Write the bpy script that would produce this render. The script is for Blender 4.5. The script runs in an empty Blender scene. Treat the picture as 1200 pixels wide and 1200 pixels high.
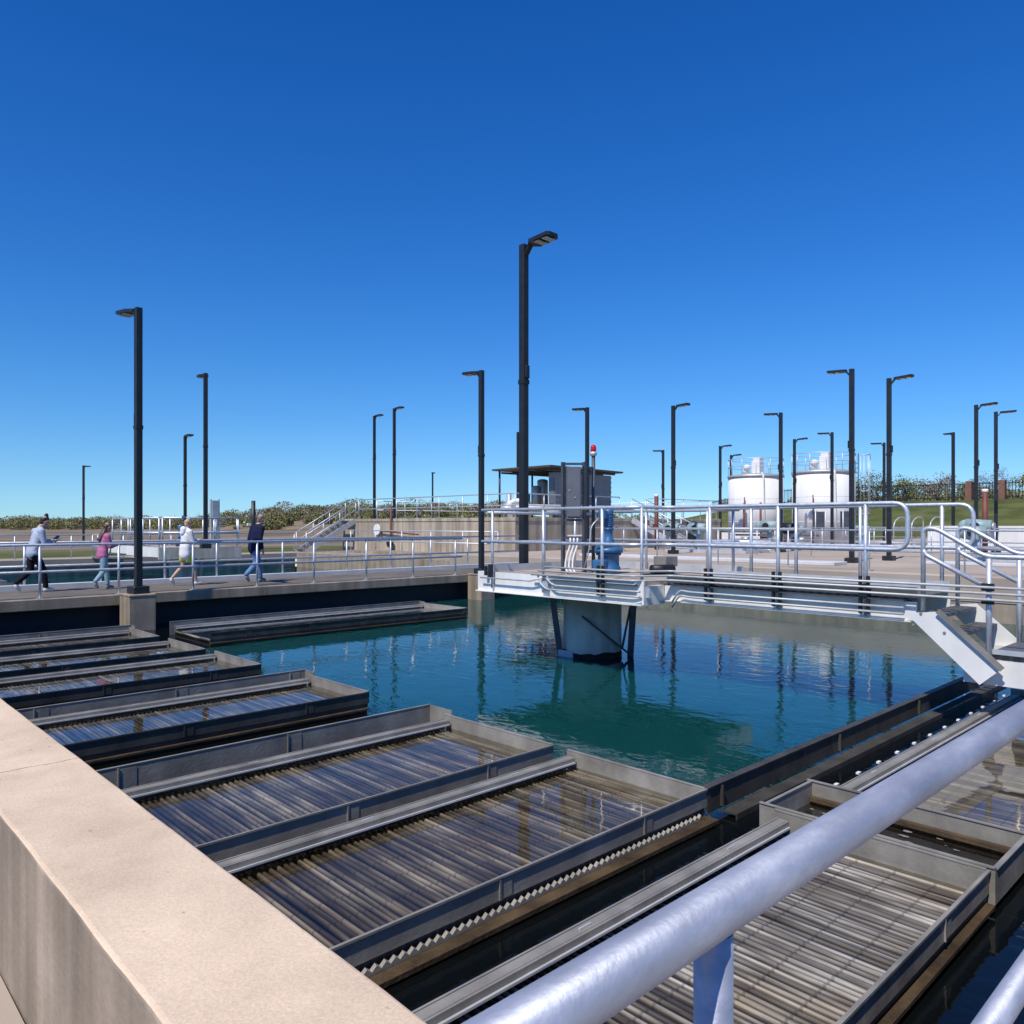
import bpy, bmesh, math, random
from mathutils import Vector, Matrix, Quaternion
sc = bpy.context.scene
col = sc.collection
rnd = random.Random(7)
V = Vector

# ------------------------------------------------------------------ helpers
class MB:
    """collects shapes, built as one mesh object"""
    def __init__(s):
        s.bm = bmesh.new(); s.mi = 0
    def _f(s, vs, smooth=False):
        try:
            f = s.bm.faces.new(vs)
        except ValueError:
            return None
        f.material_index = s.mi; f.smooth = smooth
        return f
    def box(s, x0, x1, y0, y1, z0, z1, bevel=0.0, seg=1):
        v = [s.bm.verts.new((x, y, z)) for z in (z0, z1) for y in (y0, y1) for x in (x0, x1)]
        fs = [s._f([v[i] for i in q]) for q in ((0,2,3,1),(4,5,7,6),(0,1,5,4),(1,3,7,5),(3,2,6,7),(2,0,4,6))]
        if bevel:
            es = {e for f in fs for e in f.edges}
            bmesh.ops.bevel(s.bm, geom=list(es), offset=bevel, segments=seg, affect='EDGES', profile=0.5)
        return s
    def bar(s, p, q, w, h, up=(0,0,1)):
        """rectangular bar between p and q, w wide, h tall"""
        p, q = V(p), V(q); d = (q-p).normalized(); up = V(up)
        if abs(d.dot(up)) > .99: up = V((1,0,0))
        a = d.cross(up).normalized()*w/2; b = a.cross(d).normalized()*h/2
        vs = [s.bm.verts.new(c+i*a+j*b) for c in (p, q) for i, j in ((-1,-1),(1,-1),(1,1),(-1,1))]
        for k in range(4): s._f([vs[k], vs[(k+1) % 4], vs[4+(k+1) % 4], vs[4+k]])
        s._f(vs[3::-1]); s._f(vs[4:])
        return s
    def prism(s, pts, ext):
        ext = V(ext)
        a = [s.bm.verts.new(V(p)) for p in pts]; b = [s.bm.verts.new(V(p)+ext) for p in pts]
        n = len(a)
        s._f(a[::-1]); s._f(b)
        for i in range(n): s._f([a[i], a[(i+1) % n], b[(i+1) % n], b[i]])
        return s
    def tube(s, pts, r, n=10, fillet=0.0, caps=True):
        pts = [V(p) for p in pts]
        if fillet and len(pts) > 2:
            new = [pts[0]]
            for i in range(1, len(pts)-1):
                a, b, c = pts[i-1], pts[i], pts[i+1]
                d1, d2 = (a-b), (c-b)
                f = min(fillet, d1.length*.49, d2.length*.49)
                p1 = b+d1.normalized()*f; p2 = b+d2.normalized()*f
                for k in range(6):
                    t = k/5
                    new.append(p1*(1-t)**2+b*2*t*(1-t)+p2*t*t)
            new.append(pts[-1]); pts = new
        m = len(pts)
        rs = r if isinstance(r, (list, tuple)) else [r]*m
        d0 = (pts[1]-pts[0]).normalized()
        up = V((0,0,1)) if abs(d0.z) < .9 else V((1,0,0))
        nrm = d0.cross(up).normalized()
        rings = []; prev = d0
        for i in range(m):
            d = (pts[min(i+1, m-1)]-pts[max(i-1, 0)]).normalized()
            nrm = prev.rotation_difference(d) @ nrm; prev = d
            b = d.cross(nrm)
            rings.append([s.bm.verts.new(pts[i]+(nrm*math.cos(2*math.pi*k/n)+b*math.sin(2*math.pi*k/n))*rs[i]) for k in range(n)])
        for i in range(m-1):
            for k in range(n):
                s._f([rings[i][k], rings[i][(k+1) % n], rings[i+1][(k+1) % n], rings[i+1][k]], True)
        if caps:
            s._f(rings[0][::-1]); s._f(rings[-1])
        return s
    def lathe(s, c, prof, n=32):
        """prof: (radius, z) list about a vertical axis through c"""
        c = V(c); rings = []
        for r, z in prof:
            rings.append([s.bm.verts.new((c.x+r*math.cos(2*math.pi*k/n), c.y+r*math.sin(2*math.pi*k/n), c.z+z)) for k in range(n)])
        for i in range(len(rings)-1):
            for k in range(n):
                s._f([rings[i][k], rings[i][(k+1) % n], rings[i+1][(k+1) % n], rings[i+1][k]], True)
        if prof[0][0] > 1e-4: s._f(rings[0][::-1])
        if prof[-1][0] > 1e-4: s._f(rings[-1])
        return s
    def ball(s, c, rx, ry, rz, u=10, v=7):
        m = Matrix.Translation(V(c)) @ Matrix.Diagonal((rx, ry, rz, 1))
        g = bmesh.ops.create_uvsphere(s.bm, u_segments=u, v_segments=v, radius=1, matrix=m)
        for vert in g['verts']:
            for f in vert.link_faces: f.smooth = True; f.material_index = s.mi
        return s
    def leaves(s, c, rx, ry, rz, n, size, rg, shell=.55):
        c = V(c)
        for _ in range(n):
            while True:
                p = V((rg.uniform(-1,1), rg.uniform(-1,1), rg.uniform(-1,1)))
                if p.length <= 1: break
            p = p.normalized()*(p.length**shell)
            p = V((p.x*rx, p.y*ry, p.z*rz))+c
            q = Quaternion((rg.gauss(0,1), rg.gauss(0,1), rg.gauss(0,1), rg.gauss(0,1))).normalized()
            a = q @ V((size*rg.uniform(.6,1.3), 0, 0)); b = q @ V((0, size*rg.uniform(.35,.8), 0))
            s._f([s.bm.verts.new(p-a), s.bm.verts.new(p-b), s.bm.verts.new(p+a), s.bm.verts.new(p+b)])
        return s

def obj(name, mb, mat, parent=None):
    me = bpy.data.meshes.new(name)
    if parent is not None:
        o_ = V((0,0,0)); p = parent
        while p is not None: o_ += p.location; p = p.parent
        bmesh.ops.translate(mb.bm, vec=-o_, verts=mb.bm.verts)
    bmesh.ops.recalc_face_normals(mb.bm, faces=mb.bm.faces)
    mb.bm.to_mesh(me); mb.bm.free()
    for m in (mat if isinstance(mat, (list, tuple)) else [mat]): me.materials.append(m)
    o = bpy.data.objects.new(name, me); col.objects.link(o)
    if parent is not None: o.parent = parent
    return o

def objs(name, mb, mat, parent):
    """every loose piece of the collected shapes becomes an object of its own"""
    bm = mb.bm; bm.verts.index_update(); seen = set(); out = []
    for v0 in bm.verts:
        if v0.index in seen: continue
        comp = []; st_ = [v0]; seen.add(v0.index)
        while st_:
            v = st_.pop(); comp.append(v)
            for e in v.link_edges:
                q = e.other_vert(v)
                if q.index not in seen: seen.add(q.index); st_.append(q)
        m = MB(); mp = {v.index: m.bm.verts.new(v.co) for v in comp}
        for f in {f for v in comp for f in v.link_faces}:
            nf = m.bm.faces.new([mp[v.index] for v in f.verts]); nf.smooth = f.smooth; nf.material_index = f.material_index
        c = sum((v.co for v in comp), V((0,0,0)))/len(comp)
        out.append(obj(name, m, mat, parent))
    bm.free()
    return out

def tag(o, label, cat, group=None):
    o['label'] = label; o['category'] = cat
    if group: o['group'] = group
    return o

def thing(name, label, cat, loc=(0,0,0), group=None):
    o = bpy.data.objects.new(name, None); col.objects.link(o)
    o.location = loc; o.empty_display_size = .2
    return tag(o, label, cat, group)

def struct(name, mb, mat):
    o = obj(name, mb, mat); o['kind'] = 'structure'
    return o

def copy_tree(o, parent=None):
    c = o.copy(); col.objects.link(c)
    if parent is not None: c.parent = parent
    for ch in list(o.children): copy_tree(ch, c)
    return c

# ------------------------------------------------------------------ materials
def newmat(name):
    m = bpy.data.materials.new(name); m.use_nodes = True
    nt = m.node_tree
    b = nt.nodes['Principled BSDF']
    return m, nt, b

def lin(c):
    return tuple(((x/255)/12.92 if x/255 <= .04045 else ((x/255+.055)/1.055)**2.4) for x in c)

def surf(name, c1, c2, rough=.6, metal=0.0, scale=4.0, detail=6.0, bump=0.0, bscale=40.0, c3=None, streak=0.0, stretch=(1,1,1), spec=.5, rvar=.1):
    """two or three tone noisy surface in object (= world) space"""
    m, nt, b = newmat(name); N = nt.nodes; Lk = nt.links
    tc = N.new('ShaderNodeNewGeometry')
    mp = N.new('ShaderNodeMapping'); mp.inputs['Scale'].default_value = stretch
    Lk.new(tc.outputs['Position'], mp.inputs['Vector'])
    n1 = N.new('ShaderNodeTexNoise'); n1.inputs['Scale'].default_value = scale; n1.inputs['Detail'].default_value = detail; n1.inputs['Roughness'].default_value = .65
    Lk.new(mp.outputs['Vector'], n1.inputs['Vector'])
    r = N.new('ShaderNodeValToRGB'); e = r.color_ramp.elements
    e[0].position = .32; e[0].color = (*c1, 1); e[1].position = .7; e[1].color = (*c2, 1)
    if c3: k = e.new(.52); k.color = (*c3, 1)
    Lk.new(n1.outputs['Fac'], r.inputs['Fac'])
    out = r.outputs['Color']
    if streak:
        mp2 = N.new('ShaderNodeMapping'); mp2.inputs['Scale'].default_value = (2.2, 2.2, .12)
        Lk.new(tc.outputs['Position'], mp2.inputs['Vector'])
        n2 = N.new('ShaderNodeTexNoise'); n2.inputs['Scale'].default_value = 1.6; n2.inputs['Detail'].default_value = 7
        Lk.new(mp2.outputs['Vector'], n2.inputs['Vector'])
        r2 = N.new('ShaderNodeValToRGB'); r2.color_ramp.elements[0].position = .35; r2.color_ramp.elements[1].position = .62
        r2.color_ramp.elements[0].color = (1-streak,)*3+(1,); r2.color_ramp.elements[1].color = (1,1,1,1)
        Lk.new(n2.outputs['Fac'], r2.inputs['Fac'])
        mx = N.new('ShaderNodeMix'); mx.data_type = 'RGBA'; mx.blend_type = 'MULTIPLY'; mx.inputs['Factor'].default_value = 1
        Lk.new(out, mx.inputs['A']); Lk.new(r2.outputs['Color'], mx.inputs['B'])
        out = mx.outputs['Result']
    Lk.new(out, b.inputs['Base Color'])
    b.inputs['Metallic'].default_value = metal
    b.inputs['Specular IOR Level'].default_value = spec
    mr = N.new('ShaderNodeMapRange'); mr.inputs['To Min'].default_value = max(.02, rough-rvar); mr.inputs['To Max'].default_value = min(1, rough+rvar)
    Lk.new(n1.outputs['Fac'], mr.inputs['Value']); Lk.new(mr.outputs['Result'], b.inputs['Roughness'])
    if bump:
        n3 = N.new('ShaderNodeTexNoise'); n3.inputs['Scale'].default_value = bscale; n3.inputs['Detail'].default_value = 5
        Lk.new(tc.outputs['Position'], n3.inputs['Vector'])
        bp = N.new('ShaderNodeBump'); bp.inputs['Strength'].default_value = bump; bp.inputs['Distance'].default_value = .02
        Lk.new(n3.outputs['Fac'], bp.inputs['Height']); Lk.new(bp.outputs['Normal'], b.inputs['Normal'])
    return m

def g(v, t=(1,1,1)): return (v*t[0], v*t[1], v*t[2])
M = {}
M['parapet'] = surf('parapet_concrete', (.52,.385,.265), (.72,.565,.405), .88, 0, 1.1, 10, .12, 90, c3=(.63,.485,.345), spec=.25)
def dress_parapet():
    m = M['parapet']; nt = m.node_tree; N = nt.nodes; Lk = nt.links; b = N['Principled BSDF']
    src = b.inputs['Base Color'].links[0].from_socket
    gg = N.new('ShaderNodeNewGeometry'); sp = N.new('ShaderNodeSeparateXYZ'); Lk.new(gg.outputs['Position'], sp.inputs[0])
    def math_(op, a, b_=None, c=None):
        n = N.new('ShaderNodeMath'); n.operation = op
        for i, v in enumerate((a, b_, c)):
            if v is None: continue
            if isinstance(v, (int, float)): n.inputs[i].default_value = v
            else: Lk.new(v, n.inputs[i])
        return n.outputs[0]
    nz = N.new('ShaderNodeTexNoise'); nz.inputs['Scale'].default_value = 9; nz.inputs['Detail'].default_value = 6; Lk.new(gg.outputs['Position'], nz.inputs['Vector'])
    yy = math_('MULTIPLY_ADD', nz.outputs['Fac'], .07, sp.outputs['Y'])
    crack = math_('LESS_THAN', math_('ABSOLUTE', math_('SUBTRACT', math_('PINGPONG', yy, 3.575), 3.575-.0)), .004)
    vo = N.new('ShaderNodeTexVoronoi'); vo.inputs['Scale'].default_value = 14; Lk.new(gg.outputs['Position'], vo.inputs['Vector'])
    sel = N.new('ShaderNodeTexNoise'); sel.inputs['Scale'].default_value = 3.1; Lk.new(gg.outputs['Position'], sel.inputs['Vector'])
    pit = math_('MULTIPLY', math_('LESS_THAN', vo.outputs['Distance'], .10), math_('GREATER_THAN', sel.outputs['Fac'], .56))
    fine = N.new('ShaderNodeTexNoise'); fine.inputs['Scale'].default_value = 160; fine.inputs['Detail'].default_value = 3; Lk.new(gg.outputs['Position'], fine.inputs['Vector'])
    grain = math_('MULTIPLY_ADD', fine.outputs['Fac'], .5, .76)
    dark = math_('MINIMUM', math_('ADD', math_('MULTIPLY', crack, .6), math_('MULTIPLY', pit, .35)), .7)
    val = math_('MULTIPLY', grain, math_('SUBTRACT', 1, dark))
    big = N.new('ShaderNodeTexNoise'); big.inputs['Scale'].default_value = 2.2; big.inputs['Detail'].default_value = 5; Lk.new(gg.outputs['Position'], big.inputs['Vector'])
    val = math_('MULTIPLY', val, math_('MULTIPLY_ADD', big.outputs['Fac'], .35, .82))
    mx = N.new('ShaderNodeMix'); mx.data_type = 'RGBA'; mx.blend_type = 'MULTIPLY'; mx.inputs['Factor'].default_value = 1
    cc = N.new('ShaderNodeCombineColor')
    for i in range(3): Lk.new(val, cc.inputs[i])
    Lk.new(src, mx.inputs['A']); Lk.new(cc.outputs[0], mx.inputs['B']); Lk.new(mx.outputs['Result'], b.inputs['Base Color'])
dress_parapet()
M['parapet_side'] = surf('parapet_face', (.33,.26,.19), (.52,.42,.32), .9, 0, 1.5, 9, .2, 40, streak=.5, spec=.2)  # side's shade put into a darker tone, along with vertical streaks
M['concrete'] = surf('concrete', (.28,.225,.16), (.43,.36,.27), .88, 0, .9, 8, .2, 30, streak=.35, spec=.25)
M['tank_conc'] = surf('tank_concrete', (.40,.33,.245), (.60,.51,.40), .9, 0, .5, 8, .15, 20, streak=.42, spec=.2)
M['deck'] = surf('deck_concrete', (.33,.27,.215), (.46,.385,.31), .9, 0, .35, 8, .1, 20, spec=.2)
M['walk'] = surf('walkway_deck', (.11,.095,.078), (.185,.163,.135), .85, 0, 1.2, 8, .1, 30, spec=.25)
M['kerb'] = surf('kerb_paint', (.5,.5,.5), (.66,.66,.66), .7, 0, 1, 6, spec=.3)
M['darkwall'] = surf('basin_wall_shade', (.012,.016,.022), (.03,.036,.042), .6, 0, .8, 6, .1, 8, spec=.4)  # near-black: shade of hidden walls and gaps put into the colour
M['galv'] = surf('galvanised_steel', (.50,.525,.56), (.66,.69,.73), .46, .55, 14, 5, .06, 60, rvar=.12)
M['galv_near'] = surf('galvanised_rail', (.26,.28,.34), (.46,.48,.55), .5, .45, 16, 10, .05, 110, c3=(.33,.355,.43), stretch=(.35,1,1), rvar=.12)
M['alu'] = surf('aluminium', (.50,.51,.52), (.64,.645,.65), .5, .4, 5, 5, spec=.5)
M['conduit'] = surf('conduit_paint', (.40,.40,.385), (.55,.55,.53), .5, .2, 6, 6, spec=.4)
M['white'] = surf('white_paint', (.74,.72,.67), (.84,.83,.79), .55, 0, 1.2, 8, .05, 20, streak=.10, spec=.4)
M['tankwhite'] = surf('tank_white', (.73,.72,.69), (.81,.80,.775), .6, 0, .7, 8, streak=.07, spec=.35)
M['black'] = surf('black_lamp_paint', (.012,.014,.016), (.022,.024,.028), .45, .1, 6, 4, rvar=.06)
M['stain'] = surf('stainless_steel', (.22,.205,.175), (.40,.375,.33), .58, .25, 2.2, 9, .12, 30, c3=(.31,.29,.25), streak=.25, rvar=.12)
M['steel_shade'] = surf('stainless_shade', (.04,.037,.032), (.10,.094,.082), .55, .15, 1.6, 9, .12, 25, streak=.4, rvar=.12)  # dark copy of the steel: shade of its faces in the colour, plus streaks
M['brown'] = surf('algae_ledge', (.03,.019,.008), (.10,.065,.03), .6, 0, 5, 8, .3, 40)
M['black_plastic'] = surf('black_plastic', (.01,.01,.011), (.025,.025,.027), .5, 0, 6, 3)
M['grating'] = surf('grating', (.10,.10,.10), (.24,.24,.24), .6, .5, 40, 2, .3, 60)
M['blue'] = surf('blue_paint', (.022,.10,.225), (.045,.155,.32), .4, 0, 5, 5, .05, 30)
M['grey_panel'] = surf('grey_panel', (.145,.15,.165), (.185,.19,.205), .5, .3, 3, 4)
M['grey_strut'] = surf('grey_strut', (.075,.08,.09), (.12,.125,.135), .5, .4, 5, 4)
M['column'] = surf('column_paint', (.58,.48,.38), (.82,.70,.56), .6, 0, 2, 9, .15, 12, streak=.3)
M['rust'] = surf('rust_band', (.018,.010,.007), (.06,.028,.014), .85, 0, 9, 9, .5, 40)
M['redpipe'] = surf('red_pipe', (.12,.03,.02), (.20,.06,.04), .6, 0, 4, 4)
M['teal'] = surf('valve_paint', (.20,.30,.30), (.34,.44,.43), .5, 0, 4, 4)
M['corr'] = surf('corrugated_wall', (.20,.205,.22), (.27,.275,.29), .55, .3, 2, 5)
M['roofbrown'] = surf('roof_underside', (.05,.04,.035), (.09,.07,.06), .7, 0, 3, 4)
M['silver'] = surf('silencer', (.42,.42,.41), (.58,.58,.57), .45, .4, 3, 5)
M['brick'] = surf('brick', (.17,.075,.05), (.26,.13,.09), .9, 0, 3, 6)
M['bark'] = surf('bark', (.10,.085,.07), (.20,.175,.15), .9, 0, 3, 6)
M['skin'] = surf('skin', (.42,.24,.165), (.52,.31,.22), .55, 0, 6, 3)
M['hair_black'] = surf('black_hair', (.008,.007,.006), (.02,.017,.015), .5, 0, 30, 3)
M['hair_brown'] = surf('brown_hair', (.05,.024,.014), (.11,.055,.032), .5, 0, 30, 3)
M['hair_blond'] = surf('blond_hair', (.42,.29,.13), (.60,.46,.24), .5, 0, 30, 3)
M['hair_grey'] = surf('grey_hair', (.12,.085,.065), (.22,.17,.14), .5, 0, 30, 3)
def cloth(n, c, k=.75): return surf(n, tuple(x*k for x in c), c, .85, 0, 9, 4, .3, 25, spec=.15)
M['c_sweat'] = cloth('grey_blue_sweater', (.46,.51,.62)); M['c_black'] = cloth('black_trousers', (.015,.015,.017))
M['c_pink'] = cloth('pink_jumper', (.50,.17,.32)); M['c_ljean'] = cloth('light_jeans', (.27,.42,.50))
M['c_white'] = cloth('white_hoodie', (.80,.79,.78), .9); M['c_lime'] = cloth('lime_shorts', (.55,.68,.10))
M['c_navy'] = cloth('navy_jacket', (.012,.016,.05)); M['c_jean'] = cloth('blue_jeans', (.13,.24,.43))
M['c_shoe'] = cloth('white_shoe', (.75,.73,.71)); M['c_gshoe'] = cloth('grey_shoe', (.26,.27,.25)); M['c_blue'] = cloth('blue_cap', (.03,.10,.28))

def mat_red_light():
    m, nt, b = newmat('red_beacon_glass')
    b.inputs['Base Color'].default_value = (.55,.01,.015,1); b.inputs['Roughness'].default_value = .15
    return m
M['redglass'] = mat_red_light()

def mat_leaf(name, c1, c2):
    m, nt, b = newmat(name); N = nt.nodes
    gg = N.new('ShaderNodeNewGeometry'); r = N.new('ShaderNodeValToRGB')
    r.color_ramp.elements[0].color = (*c1, 1); r.color_ramp.elements[1].color = (*c2, 1)
    nt.links.new(gg.outputs['Random Per Island'], r.inputs['Fac']); nt.links.new(r.outputs['Color'], b.inputs['Base Color'])
    b.inputs['Roughness'].default_value = .8; b.inputs['Specular IOR Level'].default_value = .15
    return m
M['leaf'] = mat_leaf('spring_leaves', (.15,.155,.05), (.31,.295,.12))
M['leaf_b'] = mat_leaf('olive_leaves', (.11,.112,.045), (.25,.235,.105))
M['twig'] = mat_leaf('bare_twigs', (.20,.17,.125), (.38,.32,.25))

def mat_water(name, c):
    m, nt, b = newmat(name); N = nt.nodes; Lk = nt.links
    b.inputs['Base Color'].default_value = (*c, 1)
    b.inputs['Roughness'].default_value = .035; b.inputs['IOR'].default_value = 1.333
    if name == 'pool_water':
        b.inputs['Subsurface Weight'].default_value = 1; b.inputs['Subsurface Radius'].default_value = (.5, 1, 1); b.inputs['Subsurface Scale'].default_value = 2.0
    gg = N.new('ShaderNodeNewGeometry')
    mp = N.new('ShaderNodeMapping'); mp.inputs['Scale'].default_value = (1,1,1); mp.inputs['Rotation'].default_value = (0,0,.8)
    mp2 = N.new('ShaderNodeMapping'); mp2.inputs['Scale'].default_value = (1,.55,1); mp2.inputs['Rotation'].default_value = (0,0,.79)
    Lk.new(gg.outputs['Position'], mp2.inputs['Vector'])
    n1 = N.new('ShaderNodeTexNoise'); n1.inputs['Scale'].default_value = 5.2; n1.inputs['Detail'].default_value = 2.5; n1.inputs['Distortion'].default_value = .6
    Lk.new(mp2.outputs['Vector'], n1.inputs['Vector'])
    n2 = N.new('ShaderNodeTexNoise'); n2.inputs['Scale'].default_value = .9; n2.inputs['Detail'].default_value = 2
    Lk.new(gg.outputs['Position'], n2.inputs['Vector'])
    mu = N.new('ShaderNodeMath'); mu.operation = 'MULTIPLY'; Lk.new(n1.outputs['Fac'], mu.inputs[0]); Lk.new(n2.outputs['Fac'], mu.inputs[1])
    bp = N.new('ShaderNodeBump'); bp.inputs['Strength'].default_value = .12; bp.inputs['Distance'].default_value = .07
    Lk.new(mu.outputs[0], bp.inputs['Height']); Lk.new(bp.outputs['Normal'], b.inputs['Normal'])
    return m
M['water'] = mat_water('pool_water', (.004, .052, .052)); M['darkwater'] = mat_water('shaded_water', (.003, .004, .004))  # darkwater: shade between the trays put into its near-black colour

def mat_film():
    m, nt, b = newmat('shallow_water'); N = nt.nodes; Lk = nt.links
    out = N['Material Output']; N.remove(b)
    tr = N.new('ShaderNodeBsdfTransparent'); tr.inputs['Color'].default_value = (.84,.81,.75,1)
    gl = N.new('ShaderNodeBsdfGlossy'); gl.inputs['Roughness'].default_value = .02
    fr = N.new('ShaderNodeFresnel'); fr.inputs['IOR'].default_value = 1.34
    mx = N.new('ShaderNodeMixShader')
    gg = N.new('ShaderNodeNewGeometry')
    n1 = N.new('ShaderNodeTexNoise'); n1.inputs['Scale'].default_value = 5; n1.inputs['Detail'].default_value = 2
    Lk.new(gg.outputs['Position'], n1.inputs['Vector'])
    bp = N.new('ShaderNodeBump'); bp.inputs['Strength'].default_value = .03; bp.inputs['Distance'].default_value = .05
    Lk.new(n1.outputs['Fac'], bp.inputs['Height'])
    Lk.new(bp.outputs['Normal'], gl.inputs['Normal']); Lk.new(bp.outputs['Normal'], fr.inputs['Normal'])
    ml = N.new('ShaderNodeMath'); ml.operation = 'MULTIPLY'; ml.inputs[1].default_value = 1.35; ml.use_clamp = True
    Lk.new(fr.outputs['Fac'], ml.inputs[0])
    Lk.new(ml.outputs[0], mx.inputs['Fac']); Lk.new(tr.outputs[0], mx.inputs[1]); Lk.new(gl.outputs[0], mx.inputs[2])
    Lk.new(mx.outputs[0], out.inputs['Surface'])
    return m
M['film'] = mat_film()

def mat_tubes():
    """ribbed settler tubes: dark joints in rows across, gap shade and crest highlights painted in"""
    m, nt, b = newmat('settler_tubes'); N = nt.nodes; Lk = nt.links
    gg = N.new('ShaderNodeNewGeometry')
    n1 = N.new('ShaderNodeTexNoise'); n1.inputs['Scale'].default_value = 2.5; n1.inputs['Detail'].default_value = 8
    mp = N.new('ShaderNodeMapping'); mp.inputs['Scale'].default_value = (9, .5, 1)
    Lk.new(gg.outputs['Position'], mp.inputs['Vector']); Lk.new(mp.outputs['Vector'], n1.inputs['Vector'])
    r = N.new('ShaderNodeValToRGB'); e = r.color_ramp.elements
    e[0].position = .34; e[0].color = (.065,.058,.05,1); e[1].position = .72; e[1].color = (.56,.535,.49,1)  # pale end paints highlight streaks along the ribs
    k = e.new(.5); k.color = (.165,.152,.132,1)
    Lk.new(n1.outputs['Fac'], r.inputs['Fac'])
    sp = N.new('ShaderNodeSeparateXYZ'); Lk.new(gg.outputs['Position'], sp.inputs[0])
    w = N.new('ShaderNodeMath'); w.operation = 'MULTIPLY'; w.inputs[1].default_value = 1/.23; Lk.new(sp.outputs['Y'], w.inputs[0])
    fr = N.new('ShaderNodeMath'); fr.operation = 'FRACT'; Lk.new(w.outputs[0], fr.inputs[0])
    gt = N.new('ShaderNodeMath'); gt.operation = 'GREATER_THAN'; gt.inputs[1].default_value = .93; Lk.new(fr.outputs[0], gt.inputs[0])
    mx = N.new('ShaderNodeMix'); mx.data_type = 'RGBA'; mx.inputs['B'].default_value = (.02,.017,.014,1)
    m2 = N.new('ShaderNodeMath'); m2.operation = 'MULTIPLY'; m2.inputs[1].default_value = .38; Lk.new(gt.outputs[0], m2.inputs[0])
    Lk.new(m2.outputs[0], mx.inputs['Factor']); Lk.new(r.outputs['Color'], mx.inputs['A'])
    mr = N.new('ShaderNodeMapRange'); mr.inputs['From Min'].default_value = -.668; mr.inputs['From Max'].default_value = -.634; mr.inputs['To Min'].default_value = .04; mr.inputs['To Max'].default_value = 1  # colour falls off with depth: shade painted into the gaps
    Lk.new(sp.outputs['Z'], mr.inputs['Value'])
    nb = N.new('ShaderNodeTexNoise'); nb.inputs['Scale'].default_value = 1.3; nb.inputs['Detail'].default_value = 5; Lk.new(gg.outputs['Position'], nb.inputs['Vector'])
    rb_ = N.new('ShaderNodeValToRGB'); rb_.color_ramp.elements[0].position = .38; rb_.color_ramp.elements[1].position = .6
    rb_.color_ramp.elements[0].color = (.72,.64,.52,1); rb_.color_ramp.elements[1].color = (1,1,1,1); Lk.new(nb.outputs['Fac'], rb_.inputs['Fac'])
    m4 = N.new('ShaderNodeMix'); m4.data_type = 'RGBA'; m4.blend_type = 'MULTIPLY'; m4.inputs['Factor'].default_value = 1
    Lk.new(mx.outputs['Result'], m4.inputs['A']); Lk.new(rb_.outputs['Color'], m4.inputs['B'])
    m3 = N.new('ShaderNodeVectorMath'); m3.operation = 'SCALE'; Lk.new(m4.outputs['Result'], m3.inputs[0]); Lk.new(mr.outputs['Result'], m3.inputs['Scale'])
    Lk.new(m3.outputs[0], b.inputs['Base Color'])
    b.inputs['Roughness'].default_value = .28
    return m
M['tubes'] = mat_tubes()

def mat_ground():
    m, nt, b = newmat('ground_cover'); N = nt.nodes; Lk = nt.links
    gg = N.new('ShaderNodeNewGeometry'); sp = N.new('ShaderNodeSeparateXYZ'); Lk.new(gg.outputs['Position'], sp.inputs[0])
    def ramp(scale, a, c, det=8):
        n = N.new('ShaderNodeTexNoise'); n.inputs['Scale'].default_value = scale; n.inputs['Detail'].default_value = det
        Lk.new(gg.outputs['Position'], n.inputs['Vector'])
        r = N.new('ShaderNodeValToRGB'); r.color_ramp.elements[0].position = .35; r.color_ramp.elements[1].position = .66
        r.color_ramp.elements[0].color = (*a, 1); r.color_ramp.elements[1].color = (*c, 1)
        Lk.new(n.outputs['Fac'], r.inputs['Fac']); return r.outputs['Color'], n
    grass, _ = ramp(.35, (.062,.078,.022), (.125,.135,.048))
    field, nf = ramp(.09, (.15,.115,.075), (.27,.215,.155))
    # grass close by and on the right bank, dry field to the far left
    cmb = N.new('ShaderNodeMath'); cmb.operation = 'MULTIPLY'; cmb.inputs[1].default_value = 0.9; Lk.new(sp.outputs['X'], cmb.inputs[0])
    sub = N.new('ShaderNodeMath'); sub.operation = 'SUBTRACT'; Lk.new(sp.outputs['Y'], sub.inputs[0]); Lk.new(cmb.outputs[0], sub.inputs[1])
    nz = N.new('ShaderNodeMath'); nz.operation = 'MULTIPLY_ADD'; nz.inputs[1].default_value = 14; Lk.new(nf.outputs['Fac'], nz.inputs[0]); Lk.new(sub.outputs[0], nz.inputs[2])
    mr = N.new('ShaderNodeMapRange'); mr.inputs['From Min'].default_value = 54; mr.inputs['From Max'].default_value = 60
    # left part: use plain Y
    mr2 = N.new('ShaderNodeMapRange'); mr2.inputs['From Min'].default_value = 52; mr2.inputs['From Max'].default_value = 58
    ny = N.new('ShaderNodeMath'); ny.operation = 'MULTIPLY_ADD'; ny.inputs[1].default_value = 6; Lk.new(nf.outputs['Fac'], ny.inputs[0]); Lk.new(sp.outputs['Y'], ny.inputs[2])
    Lk.new(ny.outputs[0], mr2.inputs['Value'])
    lx = N.new('ShaderNodeMath'); lx.operation = 'LESS_THAN'; lx.inputs[1].default_value = 82; Lk.new(sp.outputs['X'], lx.inputs[0])
    an = N.new('ShaderNodeMath'); an.operation = 'MULTIPLY'; Lk.new(lx.outputs[0], an.inputs[0]); Lk.new(mr2.outputs['Result'], an.inputs[1])
    mx = N.new('ShaderNodeMix'); mx.data_type = 'RGBA'
    Lk.new(an.outputs[0], mx.inputs['Factor']); Lk.new(grass, mx.inputs['A']); Lk.new(field, mx.inputs['B'])
    Lk.new(mx.outputs['Result'], b.inputs['Base Color']); b.inputs['Roughness'].default_value = .95; b.inputs['Specular IOR Level'].default_value = .1
    return m
M['ground'] = mat_ground()

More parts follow.
